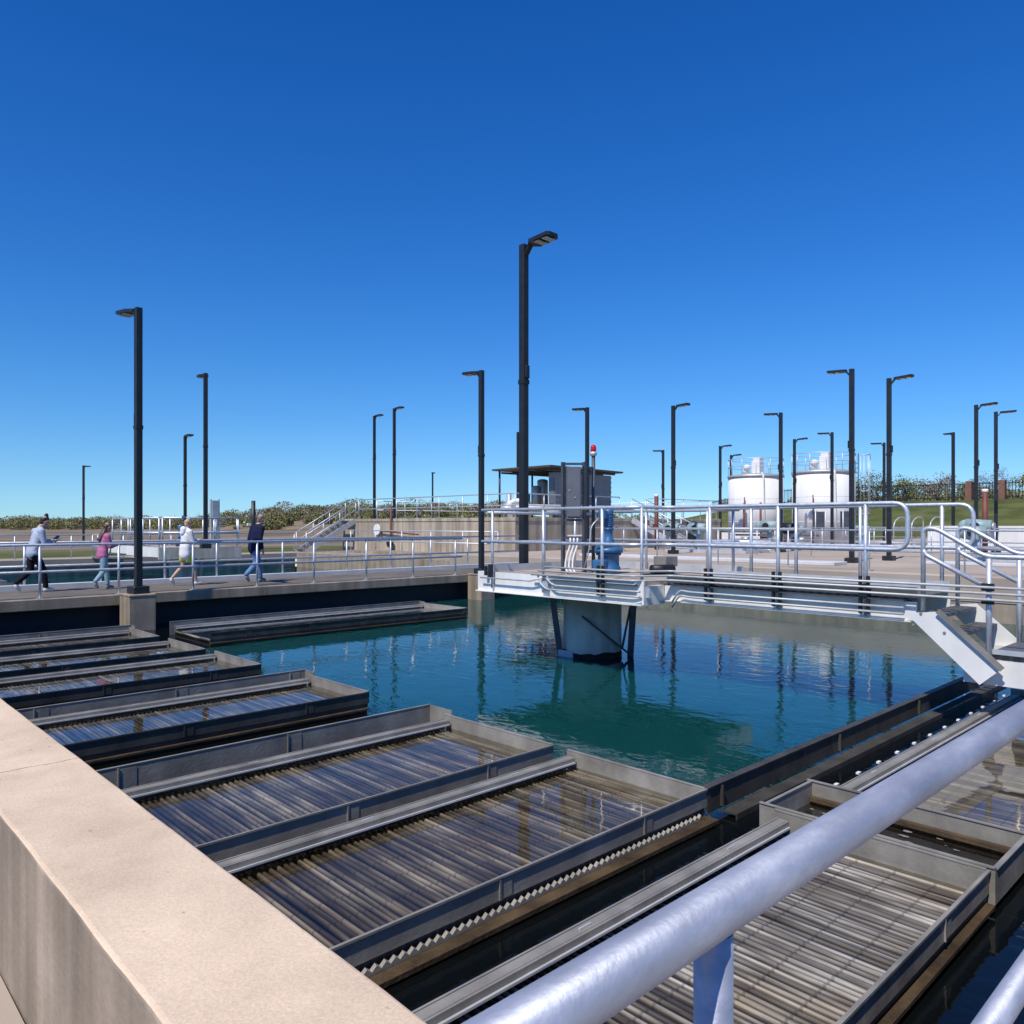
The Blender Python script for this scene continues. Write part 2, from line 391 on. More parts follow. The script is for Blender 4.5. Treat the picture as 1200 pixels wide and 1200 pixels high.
# ------------------------------------------------------------------ camera, sun, sky
CAM = V((0, 0, 1.5)); YAW = math.radians(46.4)
FW = V((math.cos(YAW), math.sin(YAW), 0)); RT = V((math.sin(YAW), -math.cos(YAW), 0))
cd = bpy.data.cameras.new('camera'); cam = bpy.data.objects.new('camera', cd); col.objects.link(cam)
cam.location = CAM; cam.rotation_euler = (math.radians(90), 0, YAW-math.radians(90))
cd.sensor_width = 36; cd.lens = 36*909/1200; cd.shift_y = 15/1200; cd.clip_start = .05; cd.clip_end = 6000
sc.camera = cam
EL = math.radians(56)
SUN = V((-.972*math.cos(EL), -.235*math.cos(EL), math.sin(EL))).normalized()
ld = bpy.data.lights.new('sun', 'SUN'); ld.energy = 4.7; ld.angle = math.radians(.5); ld.color = (1, .945, .86)
lo = bpy.data.objects.new('sun', ld); col.objects.link(lo); lo.rotation_euler = SUN.to_track_quat('Z', 'Y').to_euler(); lo.location = (0, 0, 30)
w = bpy.data.worlds.new('World'); sc.world = w; w.use_nodes = True
wn = w.node_tree.nodes; bg = wn['Background']
sky = wn.new('ShaderNodeTexSky'); sky.sky_type = 'NISHITA'; sky.sun_disc = False
sky.sun_elevation = EL; sky.sun_rotation = math.atan2(SUN.x, SUN.y)
sky.altitude = 200; sky.air_density = 1.0; sky.dust_density = .0; sky.ozone_density = 1.0
# deep clear-day grading of the sky colour: steeper per-channel response, less horizon glare
wl = w.node_tree.links
tcw = wn.new('ShaderNodeTexCoord'); sx = wn.new('ShaderNodeSeparateXYZ'); cx_ = wn.new('ShaderNodeCombineXYZ')
mz = wn.new('ShaderNodeMath'); mz.operation = 'MULTIPLY_ADD'; mz.inputs[1].default_value = .64; mz.inputs[2].default_value = .046
wl.new(tcw.outputs['Generated'], sx.inputs[0]); wl.new(sx.outputs['Z'], mz.inputs[0])
wl.new(sx.outputs['X'], cx_.inputs['X']); wl.new(sx.outputs['Y'], cx_.inputs['Y']); wl.new(mz.outputs[0], cx_.inputs['Z'])
wl.new(cx_.outputs[0], sky.inputs['Vector'])
hs = wn.new('ShaderNodeHueSaturation'); hs.inputs['Saturation'].default_value = 1.38; hs.inputs['Hue'].default_value = .505
wl.new(sky.outputs[0], hs.inputs['Color'])
sr = wn.new('ShaderNodeSeparateColor'); cr_ = wn.new('ShaderNodeCombineColor'); wl.new(hs.outputs[0], sr.inputs[0])
ST = .105
for ch, gam, k in (('Red', 1.45, .85), ('Green', 1.25, 1.02), ('Blue', 1.3, 1.42)):
    p_ = wn.new('ShaderNodeMath'); p_.operation = 'POWER'; p_.inputs[1].default_value = gam
    q_ = wn.new('ShaderNodeMath'); q_.operation = 'MULTIPLY'; q_.inputs[1].default_value = k*ST**(gam-1)
    wl.new(sr.outputs[ch], p_.inputs[0]); wl.new(p_.outputs[0], q_.inputs[0]); wl.new(q_.outputs[0], cr_.inputs[ch])
wl.new(cr_.outputs[0], bg.inputs['Color']); bg.inputs['Strength'].default_value = ST
sc.view_settings.view_transform = 'Standard'; sc.view_settings.look = 'None'; sc.view_settings.exposure = 0; sc.view_settings.gamma = 1

# ------------------------------------------------------------------ setting: terrain, water, decks
def sstep(a, b, x):
    t = min(1, max(0, (x-a)/(b-a))); return t*t*(3-2*t)
def hgt(x, y):
    t = x*FW.x+y*FW.y; l = x*RT.x+y*RT.y
    h = -.05
    if t > 40:
        a = l/t
        h += 3.3*sstep(85, 165, t)*sstep(-.44, -.24, a)*(1-sstep(.02, .2, a))
        h += .5*sstep(120, 230, t)
    if x > 60 and y < 95:
        h += 4.45*sstep(72, 99, x)*(1-sstep(48, 85, y))
    return h
WL = -.74
def axis(extra):
    s = set(extra) | {-3500, -1500, -700, -400} | {700, 1500, 3500}
    s |= set(range(-240, 420, 7))
    return sorted(v for v in s)
HX = (.54, 24.0); HY = (.3, 38.0)
xs = axis(HX); ys = axis(HY)
gm = MB(); grid = {}
for i, x in enumerate(xs):
    for j, y in enumerate(ys): grid[i, j] = gm.bm.verts.new((x, y, hgt(x, y)))
for i in range(len(xs)-1):
    for j in range(len(ys)-1):
        cx, cy = (xs[i]+xs[i+1])/2, (ys[j]+ys[j+1])/2
        if HX[0] < cx < HX[1] and HY[0] < cy < HY[1]: continue
        gm._f([grid[i, j], grid[i+1, j], grid[i+1, j+1], grid[i, j+1]], True)
struct('ground', gm, M['ground'])
mb = MB().prism([(x, y, WL-2.6) for x, y in ((5.1,3.24),(20.5,3.24),(20.5,18.4),(12.3,18.4),(12.3,16.1),(6.2,16.1),(6.2,14.1),(5.1,14.1))], (0,0,2.6)); struct('water', mb, M['water'])
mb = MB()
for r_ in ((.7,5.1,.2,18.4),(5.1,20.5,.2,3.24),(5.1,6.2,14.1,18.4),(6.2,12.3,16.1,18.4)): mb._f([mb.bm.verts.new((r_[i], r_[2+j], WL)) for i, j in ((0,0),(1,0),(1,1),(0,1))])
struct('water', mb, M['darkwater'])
mb = MB().box(.7, 22.5, 20.2, 38.2, WL-2.6, WL); struct('water', mb, M['water'])
struct('pavement', MB().box(-14, .54, -8, 17.85, -.4, .02), M['deck'])
struct('walkway', MB().box(.54, 16, -3, .3, -.25, .12), M['deck'])
struct('walkway', MB().box(-15, 20.2, 17.9, 20.65, -.23, 0, .015), [M['concrete']])
struct('walkway_surface', MB().box(-15, 20.2, 18.16, 20.42, -.05, .006), [M['walk']])
struct('kerb', MB().box(-15, 20.2, 20.43, 20.6, -.1, .13, .01), [M['kerb']])
struct('deck', MB().box(20.2, 74, -45, 24.95, -.3, .3, .02), M['deck'])
struct('deck', MB().box(42, 60, 24.96, 34, -.3, .298), M['deck'])
struct('deck', MB().box(22.3, 24.0, 24.95, 36.4, -2.5, .14), M['concrete'])
struct('bank', MB().box(-15, 24, 37.9, 39.6, -.3, 0.02, .02), M['deck'])

# basin walls, each a thing
pw = MB().box(.545, .918, .32, 17.86, -2.5, .54, .012, 3)
for k in range(1, 300):     # worn, slightly uneven arrises
    yk = .32+17.5*(k/300)**1.5
    gm_ = pw.bm.verts[:]+pw.bm.edges[:]+pw.bm.faces[:]
    bmesh.ops.bisect_plane(pw.bm, geom=gm_, plane_co=(0, yk, 0), plane_no=(0, 1, 0))
for v in pw.bm.verts:
    if v.co.z > .5 and .35 < v.co.y < 17.8:
        chip = False
        d = .0012*math.sin(v.co.y*3.1)+.0010*math.sin(v.co.y*11.7+1)+rnd.uniform(-.0006, .0006)
        if abs(v.co.x-.545) < .02: v.co.x += d+(.006*rnd.random() if chip else 0); v.co.z -= .004*rnd.random() if chip else 0
        elif abs(v.co.x-.918) < .02: v.co.x -= d+(.005*rnd.random() if chip else 0)
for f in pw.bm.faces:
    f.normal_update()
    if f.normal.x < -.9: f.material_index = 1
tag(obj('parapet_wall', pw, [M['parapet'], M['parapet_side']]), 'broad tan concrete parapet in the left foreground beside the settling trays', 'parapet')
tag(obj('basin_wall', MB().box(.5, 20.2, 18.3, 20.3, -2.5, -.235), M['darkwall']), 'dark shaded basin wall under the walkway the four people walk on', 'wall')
tag(obj('basin_wall', MB().box(20.2, 20.7, .3, 17.88, -2.5, -.31), M['concrete']), 'pale concrete basin wall across the pool behind the white bridge', 'wall')
tag(obj('basin_wall', MB().box(20.23, 22.3, 20.7, 37.9, -2.5, .015), M['concrete']), 'low stained concrete wall of the far basin in front of the tall tank', 'wall')
tag(obj('basin_wall', MB().box(.5, 20.19, 38.0, 38.4, -2.5, -.05), M['concrete']), 'low concrete wall at the far left end of the back basin', 'wall')
tag(obj('basin_wall', MB().box(.93, 20.19, .1, .34, -2.5, -.26), M['concrete']), 'concrete basin wall under the near walkway in the foreground', 'wall')

# concrete piers with lamps on the walkway edge
def pier(x, label):
    t = thing('concrete_pier', label, 'pier', (x, 17.55, WL-.6), 'piers on the walkway edge')
    obj('shaft', MB().box(x-.27, x+.27, 17.27, 17.895, WL-.6, -.02, .012), M['concrete'], t)
    obj('cap', MB().box(x-.28, x+.28, 17.26, 17.9, -.016, .03, .01), M['concrete'], t)
pier(5.66, 'square concrete pier between the girl in pink and the woman in white')
pier(15.46, 'square concrete pier standing in the water left of the white bridge platform')

# ------------------------------------------------------------------ settling trays
ZR = -.5
def ribs(x0, x1, y0, y1, z, pitch=.046):
    m = MB(); n = int((x1-x0)/pitch); w = pitch*.56; prev = None
    for i in range(n):
        xa = x0+i*pitch+rnd.uniform(-.004,.004); zz = z+rnd.uniform(-.004,.004); h = .019+rnd.uniform(-.003,.003); sk = rnd.uniform(-.006,.006)
        prof = [(0,-.07),(.0,0),(.16,h*.9),(.5,h),(.84,h*.9),(1,0),(1,-.07)]
        a = [m.bm.verts.new((xa+u*w, y0, zz+v)) for u, v in prof]; b = [m.bm.verts.new((xa+sk+u*w, y1, zz+v)) for u, v in prof]
        for k in range(len(prof)-1): m._f([a[k], a[k+1], b[k+1], b[k]], 1 <= k <= 4)
        if prev: m._f([prev[0], a[0], b[0], prev[1]])
        prev = (a[-1], b[-1])
    return m
def ybars(x0, x1, y0, y1, z):
    m = MB(); y = y0+.18
    m.box(x0, x1, y0, y1, z-.12, z-.07)
    return m
def tray(name_label, x0, x1, y0, y1, weir=False, outer=None, endplate=True, tube_z=-.655, film_z=-.612, skirt=.34, right_dark=False, angle=True):
    """one settler tray running along x; y0 = side near the camera, y1 = far side"""
    t = thing('settling_tray', name_label, 'settling tray', (x0, y0, ZR-.4), 'steel settling trays in the near basin')
    # near side wall
    s = MB().box(x0, x1+.02, y0-.012, y0, ZR-.135, ZR)
    s.box(x0, x1+.02, y0-.022, y0-.0125, ZR-.010, ZR+.003)
    for k in range(int((x1-x0)/1.35)+1):
        xx = x0+.7+k*1.35
        if xx < x1-.1:
            s.box(xx, xx+.012, y0-.022, y0-.0125, ZR-.13, ZR-.015); s.box(xx+.012, xx+.10, y0-.0165, y0-.0125, ZR-.125, ZR-.02)
    obj('side_wall', s, M['steel_shade'] if right_dark else M['stain'], t)
    obj('skirt', MB().box(x0, x1, y0+.002, y0+.02, ZR-skirt, ZR-.136), M['steel_shade'], t)
    if weir:
        m = MB(); n = int((x1-x0-.1)/.056); prev = None
        for i in range(2*n):
            xa = x0+.06+i*.028; zt = ZR-.158 if i % 2 else ZR-.18
            cur = [m.bm.verts.new(p) for p in ((xa, y0-.045, ZR-.195), (xa, y0-.045, zt), (xa+.004, y0-.02, zt+.003))]
            if prev: m._f([prev[0], cur[0], cur[1], prev[1]]); m._f([prev[1], cur[1], cur[2], prev[2]])
            prev = cur
        obj('weir_teeth', m, M['stain'], t)
        obj('ledge', MB().box(x0, x1, y0-.13, y0-.004, ZR-.225, ZR-.197), M['brown'], t)
    else:
        obj('ledge', MB().box(x0, x1, y0-.05, y0-.004, ZR-.205, ZR-.185), M['brown'], t)
    # far side: angle flange
    if angle:
        a = MB().box(x0, x1-.03, y1, y1+.012, ZR-.14, ZR-.03)
        a.box(x0, x1-.03, y1-.06, y1-.002, ZR-.0455, ZR-.034)
        a.box(x0, x1-.03, y1-.075, y1-.0605, ZR-.075, ZR-.036)
        obj('flange', a, M['stain'], t)
        obj('flange_lip', MB().box(x0, x1-.04, y1-.091, y1-.0765, ZR-.082, ZR-.0695), M['alu'], t)
        b = MB()
        for k in range(3):
            xx = x0+.6+k*1.4
            if xx < x1-.4: b.box(xx, xx+.09, y1-.036, y1-.026, ZR-.034, ZR-.028)
        objs('clip', b, M['alu'], t)
    if endplate:
        e = MB().box(x1, x1+.012, y0, y1+.05, ZR-.18, ZR)
        e.box(x1-.003, x1+.022, y0, y1+.05, ZR+.0005, ZR+.008)
        e.box(x1-.012, x1-.001, y0+.001, y0+.09, ZR-.13, ZR-.004)
        obj('end_plate', e, M['stain'], t)
        obj('end_skirt', MB().box(x1-.02, x1-.002, y0+.021, y1, ZR-skirt, ZR-.181), M['steel_shade'], t)
    if outer:
        o_ = MB().box(x0, x1+.12, outer, outer+.012, ZR-.26, ZR+.02)
        o_.box(x0, x1+.12, outer-.004, outer+.022, ZR+.0205, ZR+.027)
        o_.box(x1+.108, x1+.12, y1+.06, outer-.001, ZR-.26, ZR+.02)
        for k in range(3):
            xx = x0+1.1+k*1.5
            if xx < x1-.1:
                o_.box(xx, xx+.012, outer-.012, outer-.001, ZR-.22, ZR+.012); o_.box(xx+.013, xx+.15, outer-.004, outer-.001, ZR-.2, ZR)
        obj('launder_wall', o_, M['stain'], t)
        obj('launder_floor', MB().box(x0, x1+.1, y1+.014, outer-.001, ZR-.3, ZR-.262), M['steel_shade'], t)
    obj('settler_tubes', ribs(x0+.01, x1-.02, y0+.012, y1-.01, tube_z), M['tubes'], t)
    obj('tube_bed', ybars(x0, x1-.005, y0+.025, y1-.002, tube_z), M['darkwall'], t)
    f = MB(); f._f([f.bm.verts.new(p) for p in ((x0, y0+.003, film_z), (x1-.002, y0+.003, film_z), (x1-.002, y1-.003, film_z), (x0, y1-.003, film_z))])
    obj('water_film', f, M['film'], t)
    return t
XL = .93
tray('largest near steel tray of ribbed tubes, closest to the viewer at the pool corner', XL, 5.10, 3.25, 4.60, weir=True, film_z=-.628)
tray('second steel tray of ribbed tubes reflecting blue sky, beside the tray at the pool corner', XL, 5.12, 4.86, 6.36, weir=True, outer=6.80, film_z=-.622)
tray('third steel tray with dark outer wall jutting into the pool, blue glint on its tubes', XL, 5.15, 7.92, 9.32, outer=9.62, right_dark=True, skirt=.30)
tray('fourth steel tray from the viewer along the parapet, with shaded tubes', XL, 5.05, 10.55, 12.08, right_dark=True, skirt=.30)
tray('fifth steel tray, narrow, second from the walkway pier', XL, 5.02, 12.45, 13.98, outer=None, right_dark=True)
tray('sixth steel tray on the left, running up to the walkway pier', XL, 5.0, 14.45, 15.98, outer=16.25, right_dark=True)
tray('long narrow steel tray along the walkway, behind the open pool', 5.85, 12.05, 14.25, 15.98, outer=16.25, right_dark=True)
tray('foreground tray of dry striped tubes under the galvanised handrail', XL, 5.08, 1.36, 2.62, weir=False, film_z=-.64, tube_z=-.65)
tray('right foreground tray of sunlit tubes beyond the open launder box', 5.92, 10.9, 1.36, 2.60, endplate=True, film_z=-.605)
tray('brown ribbed tray behind the handrail at the right edge of the photo', 5.92, 10.9, .40, 1.05, weir=False, film_z=-.605)

# open launder box between two trays on the right
t = thing('launder_box', 'open steel launder box holding still dark water, right of the foreground tray', 'launder box', (5.1, 1.3, ZR-.4))
obj('side_plate', MB().box(5.112, 5.122, 1.32, 2.80, ZR-.2, ZR+.004).box(5.105, 5.132, 1.32, 2.80, ZR+.010, ZR+.018), M['stain'], t)
obj('side_plate', MB().box(5.85, 5.862, 1.32, 2.80, ZR-.2, ZR+.004).box(5.842, 5.87, 1.32, 2.80, ZR+.005, ZR+.013), M['stain'], t)
obj('end_plate', MB().box(5.123, 5.849, 2.76, 2.772, ZR-.2, ZR).box(5.135, 5.84, 2.755, 2.78, ZR+.001, ZR+.009), M['stain'], t)
obj('end_plate', MB().box(5.123, 5.849, 1.32, 1.334, ZR-.2, ZR).box(5.135, 5.84, 1.31, 1.34, ZR+.001, ZR+.009), M['stain'], t)
obj('ledge', MB().box(5.80, 5.849, 1.34, 2.755, ZR-.135, ZR-.105), M['brown'], t)
obj('box_floor', MB().box(5.123, 5.849, 1.335, 2.759, ZR-.5, ZR-.4), M['darkwall'], t)
f = MB(); f._f([f.bm.verts.new(p) for p in ((5.123,1.335,ZR-.15),(5.849,1.335,ZR-.15),(5.849,2.759,ZR-.15),(5.123,2.759,ZR-.15))])
obj('water_film', f, M['film'], t)
# foam specks on that water
m = MB()
for _ in range(26):
    x, y = rnd.uniform(5.16,5.8), rnd.uniform(1.4,2.7)
    r = rnd.uniform(.006,.022); k = 7
    m._f([m.bm.verts.new((x+r*rnd.uniform(.5,1.2)*math.cos(6.283*i/k), y+1.8*r*rnd.uniform(.5,1.2)*math.sin(6.283*i/k), ZR-.146)) for i in range(k)])
objs('scum_fleck', m, M['stain'], t)

# pool edge weir on the right
t = thing('weir_channel', 'long dark steel weir plate along the pool edge, running to the white stairs', 'weir', (5.12, 3.2, ZR-.4))
m = MB().box(5.125, 12.5, 3.235, 3.247, ZR-.19, ZR).box(5.125, 12.5, 3.222, 3.29, ZR+.0005, ZR+.010)
for k in range(3):
    x = 5.3+k*2.1; m.box(x, x+.014, 3.205, 3.234, ZR-.17, ZR-.01)
for k in range(7):
    x = 6.2+k*.55; m.bar((x, 3.232, ZR-.165), (x-.05, 3.232, ZR-.05), .004, .012)
obj('weir_plate', m, M['steel_shade'], t)
obj('angle_ledge', MB().box(5.3, 12.5, 3.10, 3.22, ZR-.212, ZR-.20).box(5.3, 12.5, 3.085, 3.0985, ZR-.27, ZR-.195), M['steel_shade'], t)
m = MB()
for k in range(14):
    x = 5.5+k*.42; m.box(x, x+.04, 2.70, 3.08, ZR-.30, ZR-.262)
objs('bracket', m, M['steel_shade'], t)
m = MB()
for k in range(13):
    x = 6.05+k*.42; m.box(x, x+.05, 2.655, 2.68, ZR-.058, ZR-.043)
objs('support_block', m, M['white'], t)
obj('channel_wall', MB().box(XL, 5.08, 2.65, 2.67, ZR-.5, ZR-.145).box(5.93, 12.5, 2.63, 2.65, ZR-.5, ZR-.145), M['steel_shade'], t)

# trays of the back basin seen through the railings on the left
for y0, y1, lb in ((22.0, 23.4, 'low steel tray of the back basin behind the walking girl'), (24.4, 25.9, 'second low steel tray of the back basin, past the girl'),
                   (26.9, 28.4, 'third low steel tray of the back basin'), (29.6, 31.2, 'fourth low steel tray of the back basin'), (32.4, 34, 'farthest low steel tray of the back basin')):
    t = thing('settling_tray', lb, 'settling tray', (.93, y0, ZR-.3), 'steel settling trays in the back basin')
    obj('side_wall', MB().box(.93, 6, y0, y0+.015, ZR-.3, ZR).box(.93, 6, y1, y1+.015, ZR-.3, ZR), M['stain'], t)
    obj('end_plate', MB().box(6.002, 6.02, y0, y1+.015, ZR-.3, ZR), M['stain'], t)
    obj('settler_tubes', ribs(.95, 5.98, y0+.02, y1-.005, -.66, .13), M['tubes'], t)

# ------------------------------------------------------------------ railings
def railing(label, pts, z, h=1.07, step=1.55, r=.021, mat='galv', post_pts=None, group=None, base=True, rails=(1.0, .5), ext=0, closed_end=0, n=8):
    """pts: list of (x, y) corners"""
    P = [V((p[0], p[1], z)) for p in pts]
    t = thing('railing', label, 'railing', P[0], group)
    up = V((0,0,h))
    if closed_end:   # top rail bends down and returns as the mid rail at the last point
        top = [p+up*rails[0] for p in P]; mid = [p+up*rails[1] for p in P]
        path = top+mid[::-1]
        obj('rail', MB().tube(path, r, n, fillet=.16), M[mat], t)
    else:
        for k in rails: obj('rail', MB().tube([p+up*k for p in P], r, n, fillet=.05), M[mat], t)
    posts = []
    if post_pts is not None: posts = [V((a, b, z)) for a, b in post_pts]
    else:
        for a, b in zip(P[:-1], P[1:]):
            L = (b-a).length; k = max(1, round(L/step))
            for i in range(k+1):
                q = a.lerp(b, i/k)
                if not posts or (q-posts[-1]).length > .2: posts.append(q)
    m0 = MB().tube([(0,0,-.0-ext), (0,0,h*rails[0]-.01)], r*.95, n)
    if base: m0.box(-.055, .055, -.055, .055, 0.001, .014)
    first = None
    for q in posts:
        if first is None:
            first = obj('post', m0, M[mat]); first.parent = t
            o = first
        else:
            o = first.copy(); col.objects.link(o); o.parent = t
        o.location = q-P[0]
    return t
G1 = 'galvanised railings of the walkway with the people'
npx = [-.79, .76, 2.32, 3.91, 5.40, 6.99, 8.54, 10.08, 11.66, 13.22, 14.78]
railing('near grey pipe railing of the walkway, in front of the four people', [(-4, 17.98), (15.05, 17.98)], .0, 1.09, post_pts=[(x, 17.98) for x in npx], r=.028)
fpx = [-.5, 1.05, 2.6, 4.15, 5.75, 7.25, 8.6, 10.5, 12.6, 14.2, 15.8, 17.4]
railing('grey pipe railing behind the four people on the walkway', [(-4, 20.5), (20.0, 20.5)], .0, 1.09, post_pts=[(x, 20.5) for x in fpx], r=.028)
railing('low distant pipe railing on the far bank at the left', [(-12, 38.5), (20.4, 38.5)], 0, 1.05, 2.1, r=.03)
railing('pale pipe railing along the deck edge behind the bridge', [(20.5, 17.0), (20.5, -14)], .3, 1.06, 2.15, r=.021)
railing('pale pipe railing across the deck in front of the two white tanks', [(33, 19.5), (33, -20)], .3, 1.06, 2.2, r=.024)
railing('distant pipe railing beside the right white tank', [(44.5, 19), (44.5, -25)], .3, 1.06, 2.2, r=.026)
railing('short pipe railing in the far middle near the valve pipes', [(27.5, 23.8), (27.5, 13)], .3, 1.06, 2.2, r=.022)
railing('thin pipe railing at the foot of the tall concrete tank', [(22.5, 36.2), (22.5, 24.5)], .14, 1.06, 2.4, r=.026)
railing('pipe railing around the top of the tall concrete tank', [(40.8, 25.15), (34.0, 25.15)], 1.85, 1.07, 1.7, r=.024)
railing('pipe railing along the sunlit edge of the concrete tank top', [(31.6, 25.15), (24.15, 25.15), (24.15, 38.0)], 1.85, 1.07, 1.75, r=.026)
railing('rear pipe railing on the concrete tank top behind the blower equipment', [(26.2, 39.3), (40.8, 39.3), (40.8, 25.6)], 1.85, 1.07, 2.0, r=.026)

# ------------------------------------------------------------------ the bridge over the near basin
DZ = .68
b = thing('footbridge', 'white steel footbridge with centre platform over the near pool', 'footbridge', (10.3, 8.5, .44))
obj('platform_deck', MB().box(8.9, 11.8, 6.7, 10.1, DZ-.05, DZ), M['deck'], b)
obj('bridge_deck', MB().box(9.4, 10.5, 3.22, 6.698, DZ-.05, DZ-.002), M['grating'], b)
obj('platform_beam', MB().box(8.86, 8.898, 6.62, 10.16, .36, DZ+.02).box(8.80, 8.859, 6.62, 10.16, .36, .375), M['white'], b)
obj('platform_beam', MB().box(8.899, 11.85, 10.102, 10.14, .36, DZ+.02), M['white'], b)
obj('platform_beam', MB().box(8.9, 9.36, 6.62, 6.698, .36, DZ-.052), M['white'], b)
obj('platform_beam', MB().box(10.53, 11.85, 6.62, 6.698, .36, DZ+.02), M['white'], b)
obj('platform_beam', MB().box(11.802, 11.85, 6.7, 10.1, .36, DZ+.02), M['white'], b)
obj('bridge_beam', MB().box(9.36, 9.395, 3.2, 6.615, .40, DZ-.06).box(9.30, 9.3595, 3.2, 6.615, .40, .414), M['white'], b)
obj('bridge_beam', MB().box(10.502, 10.54, 3.2, 6.615, .40, DZ-.06), M['white'], b)
obj('shadow_flange', MB().box(9.262, 9.3585, 3.3, 6.5, .635, .648), M['grey_strut'], b)  # flange added to throw shade on the beam behind the conduits
obj('shadow_flange', MB().box(8.762, 8.8585, 6.72, 8.35, .635, .648), M['grey_strut'], b)  # same added shading flange along the platform side
obj('underframe', MB().box(9.1, 11.6, 6.9, 9.9, .44, DZ-.055), M['black_plastic'], b)
obj('toe_plate', MB().box(10.503, 10.515, 3.2, 6.6, DZ-.04, DZ+.12), M['alu'], b)
obj('toe_plate', MB().box(9.385, 9.397, 3.2, 6.6, DZ-.04, DZ+.11), M['grey_strut'], b)
obj('toe_plate', MB().box(11.76, 11.79, 6.75, 10.05, DZ+.001, DZ+.12).box(9.0, 11.755, 10.03, 10.06, DZ+.001, DZ+.12), M['alu'], b)
m = MB(); prev = None
for k in range(120):
    y = 3.25+k*0.028; zt = DZ-.012 if (k//2) % 2 else DZ-.012-.03
    cur = [m.bm.verts.new(p) for p in ((9.383, y, DZ-.055), (9.383, y, zt))]
    if prev: m._f([prev[0], cur[0], cur[1], prev[1]])
    prev = cur
obj('grating_edge', m, M['black_plastic'], b)
# railings of the bridge and platform
def brail(label, pts, posts, z=DZ, h=1.07, ext=.0, ce=0):
    return railing(label, pts, z, h, r=.026, post_pts=posts, ext=ext, closed_end=ce, base=False, n=10)
brail('bright front railing of the bridge and platform with a rounded end at the stairs', [(8.83, 10.02), (8.83, 6.75), (9.33, 6.55), (9.33, 3.28)], [(8.83,9.75), (8.83,8.55), (8.83,7.35), (8.93,6.705), (9.33,5.85), (9.33,4.85), (9.33,3.75)], ext=.25, ce=1)
brail('back railing of the bridge ending in a rounded bend above the stairs', [(11.72, 10.02), (11.72, 6.75), (10.53, 6.6), (10.53, 2.95)], [(11.72,8.7), (11.72,7.4), (11.4,6.71), (10.53,5.9), (10.53,5.2), (10.53,4.3), (10.53,3.3)], ext=.1, ce=1)
brail('end railing of the bridge platform beside the big lamp post', [(8.92, 10.0), (11.66, 10.0)], [(10.35,10.0), (11.2,10.0)], h=1.03)
# stairs and lower walkway
LZ = .13
obj('lower_walkway_deck', MB().box(9.4, 10.5, .31, 2.5, LZ-.05, LZ), M['grating'], b)
obj('lower_beam', MB().box(9.36, 9.395, .31, 2.72, -.2, LZ-.055), M['white'], b)
obj('lower_beam', MB().box(10.502, 10.54, .31, 2.72, -.2, LZ-.055), M['white'], b)
obj('toe_plate', MB().box(9.36, 9.385, .31, 2.45, LZ-.001, LZ+.05), M['alu'], b)
obj('toe_plate', MB().box(10.503, 10.53, .31, 2.3, LZ+.001, LZ+.12), M['alu'], b)
m = MB(); prev = None
for k in range(80):
    y = 0.35+k*0.0265; zt = LZ-.008 if (k//2) % 2 else LZ-.008-.03
    cur = [m.bm.verts.new(p) for p in ((9.355, y, LZ-.052), (9.355, y, zt))]
    if prev: m._f([prev[0], cur[0], cur[1], prev[1]])
    prev = cur
obj('grating_edge', m, M['black_plastic'], b)
st = [(3.27,.48), (3.10,.58), (2.93,.56), (2.28,-.0), (2.28,-.08), (2.52,-.22)]
st = [(3.28,.50), (2.93,.545), (2.33,.0), (2.54,-.20)]
obj('stringer', MB().prism([(9.27, y, z) for y, z in st], (.03,0,0)), M['white'], b)
obj('stringer_flange', MB().bar((9.235, 2.94, .558), (9.24, 2.32, -.005), .06, .012, up=(0,.67,.74)), M['stain'], b)
obj('stringer', MB().prism([(10.55, y, z) for y, z in st], (.03,0,0)), M['white'], b)
m = MB()
for y, z in ((3.12,.55),(3.2,.42),(2.92,.56),(2.88,.36)): m.tube([(9.262, y, z-.04), (9.272, y, z-.04)], .016, 8)
objs('bolt', m, M['stain'], b)
for k, (y, z) in enumerate(((2.93,.50), (2.71,.32))):
    m = MB().box(9.32, 10.53, y, y+.22, z-.02, z)
    for i in range(22):
        x = 9.34+i*.054; m.box(x, x+.016, y+.001, y+.219, z+.0005, z+.012)
    m.box(9.32, 10.53, y-.012, y-.001, z-.03, z+.008)
    obj('tread', m, M['grating'], b)
def stair_rail(x, label):
    t = thing('handrail', label, 'handrail', (x, 3.1, DZ), 'stair handrails at the end of the bridge')
    # post, top curve, sloping rail down, then level
    obj('rail', MB().tube([(x, 3.12, .50), (x, 3.12, DZ+.78), (x, 2.99, DZ+.78), (x, 2.50, LZ+1.03), (x, .36, LZ+1.03)], .026, 10, fillet=.09), M['galv'], t)
    obj('rail', MB().tube([(x, 3.12, DZ+.54), (x, 3.09, DZ+.48), (x, 2.48, LZ+.70)], .026, 10, fillet=.1), M['galv'], t)
    obj('post', MB().tube([(x, 2.47, LZ-.12), (x, 2.47, LZ+1.01)], .03, 10), M['galv'], t)
    obj('post', MB().tube([(x, .9, LZ-.12), (x, .9, LZ+1.01)], .026, 10), M['galv'], t)
stair_rail(9.34, 'near sloping stair handrail descending from the bridge at the right')
stair_rail(10.52, 'farther sloping stair handrail behind the near one at the right')

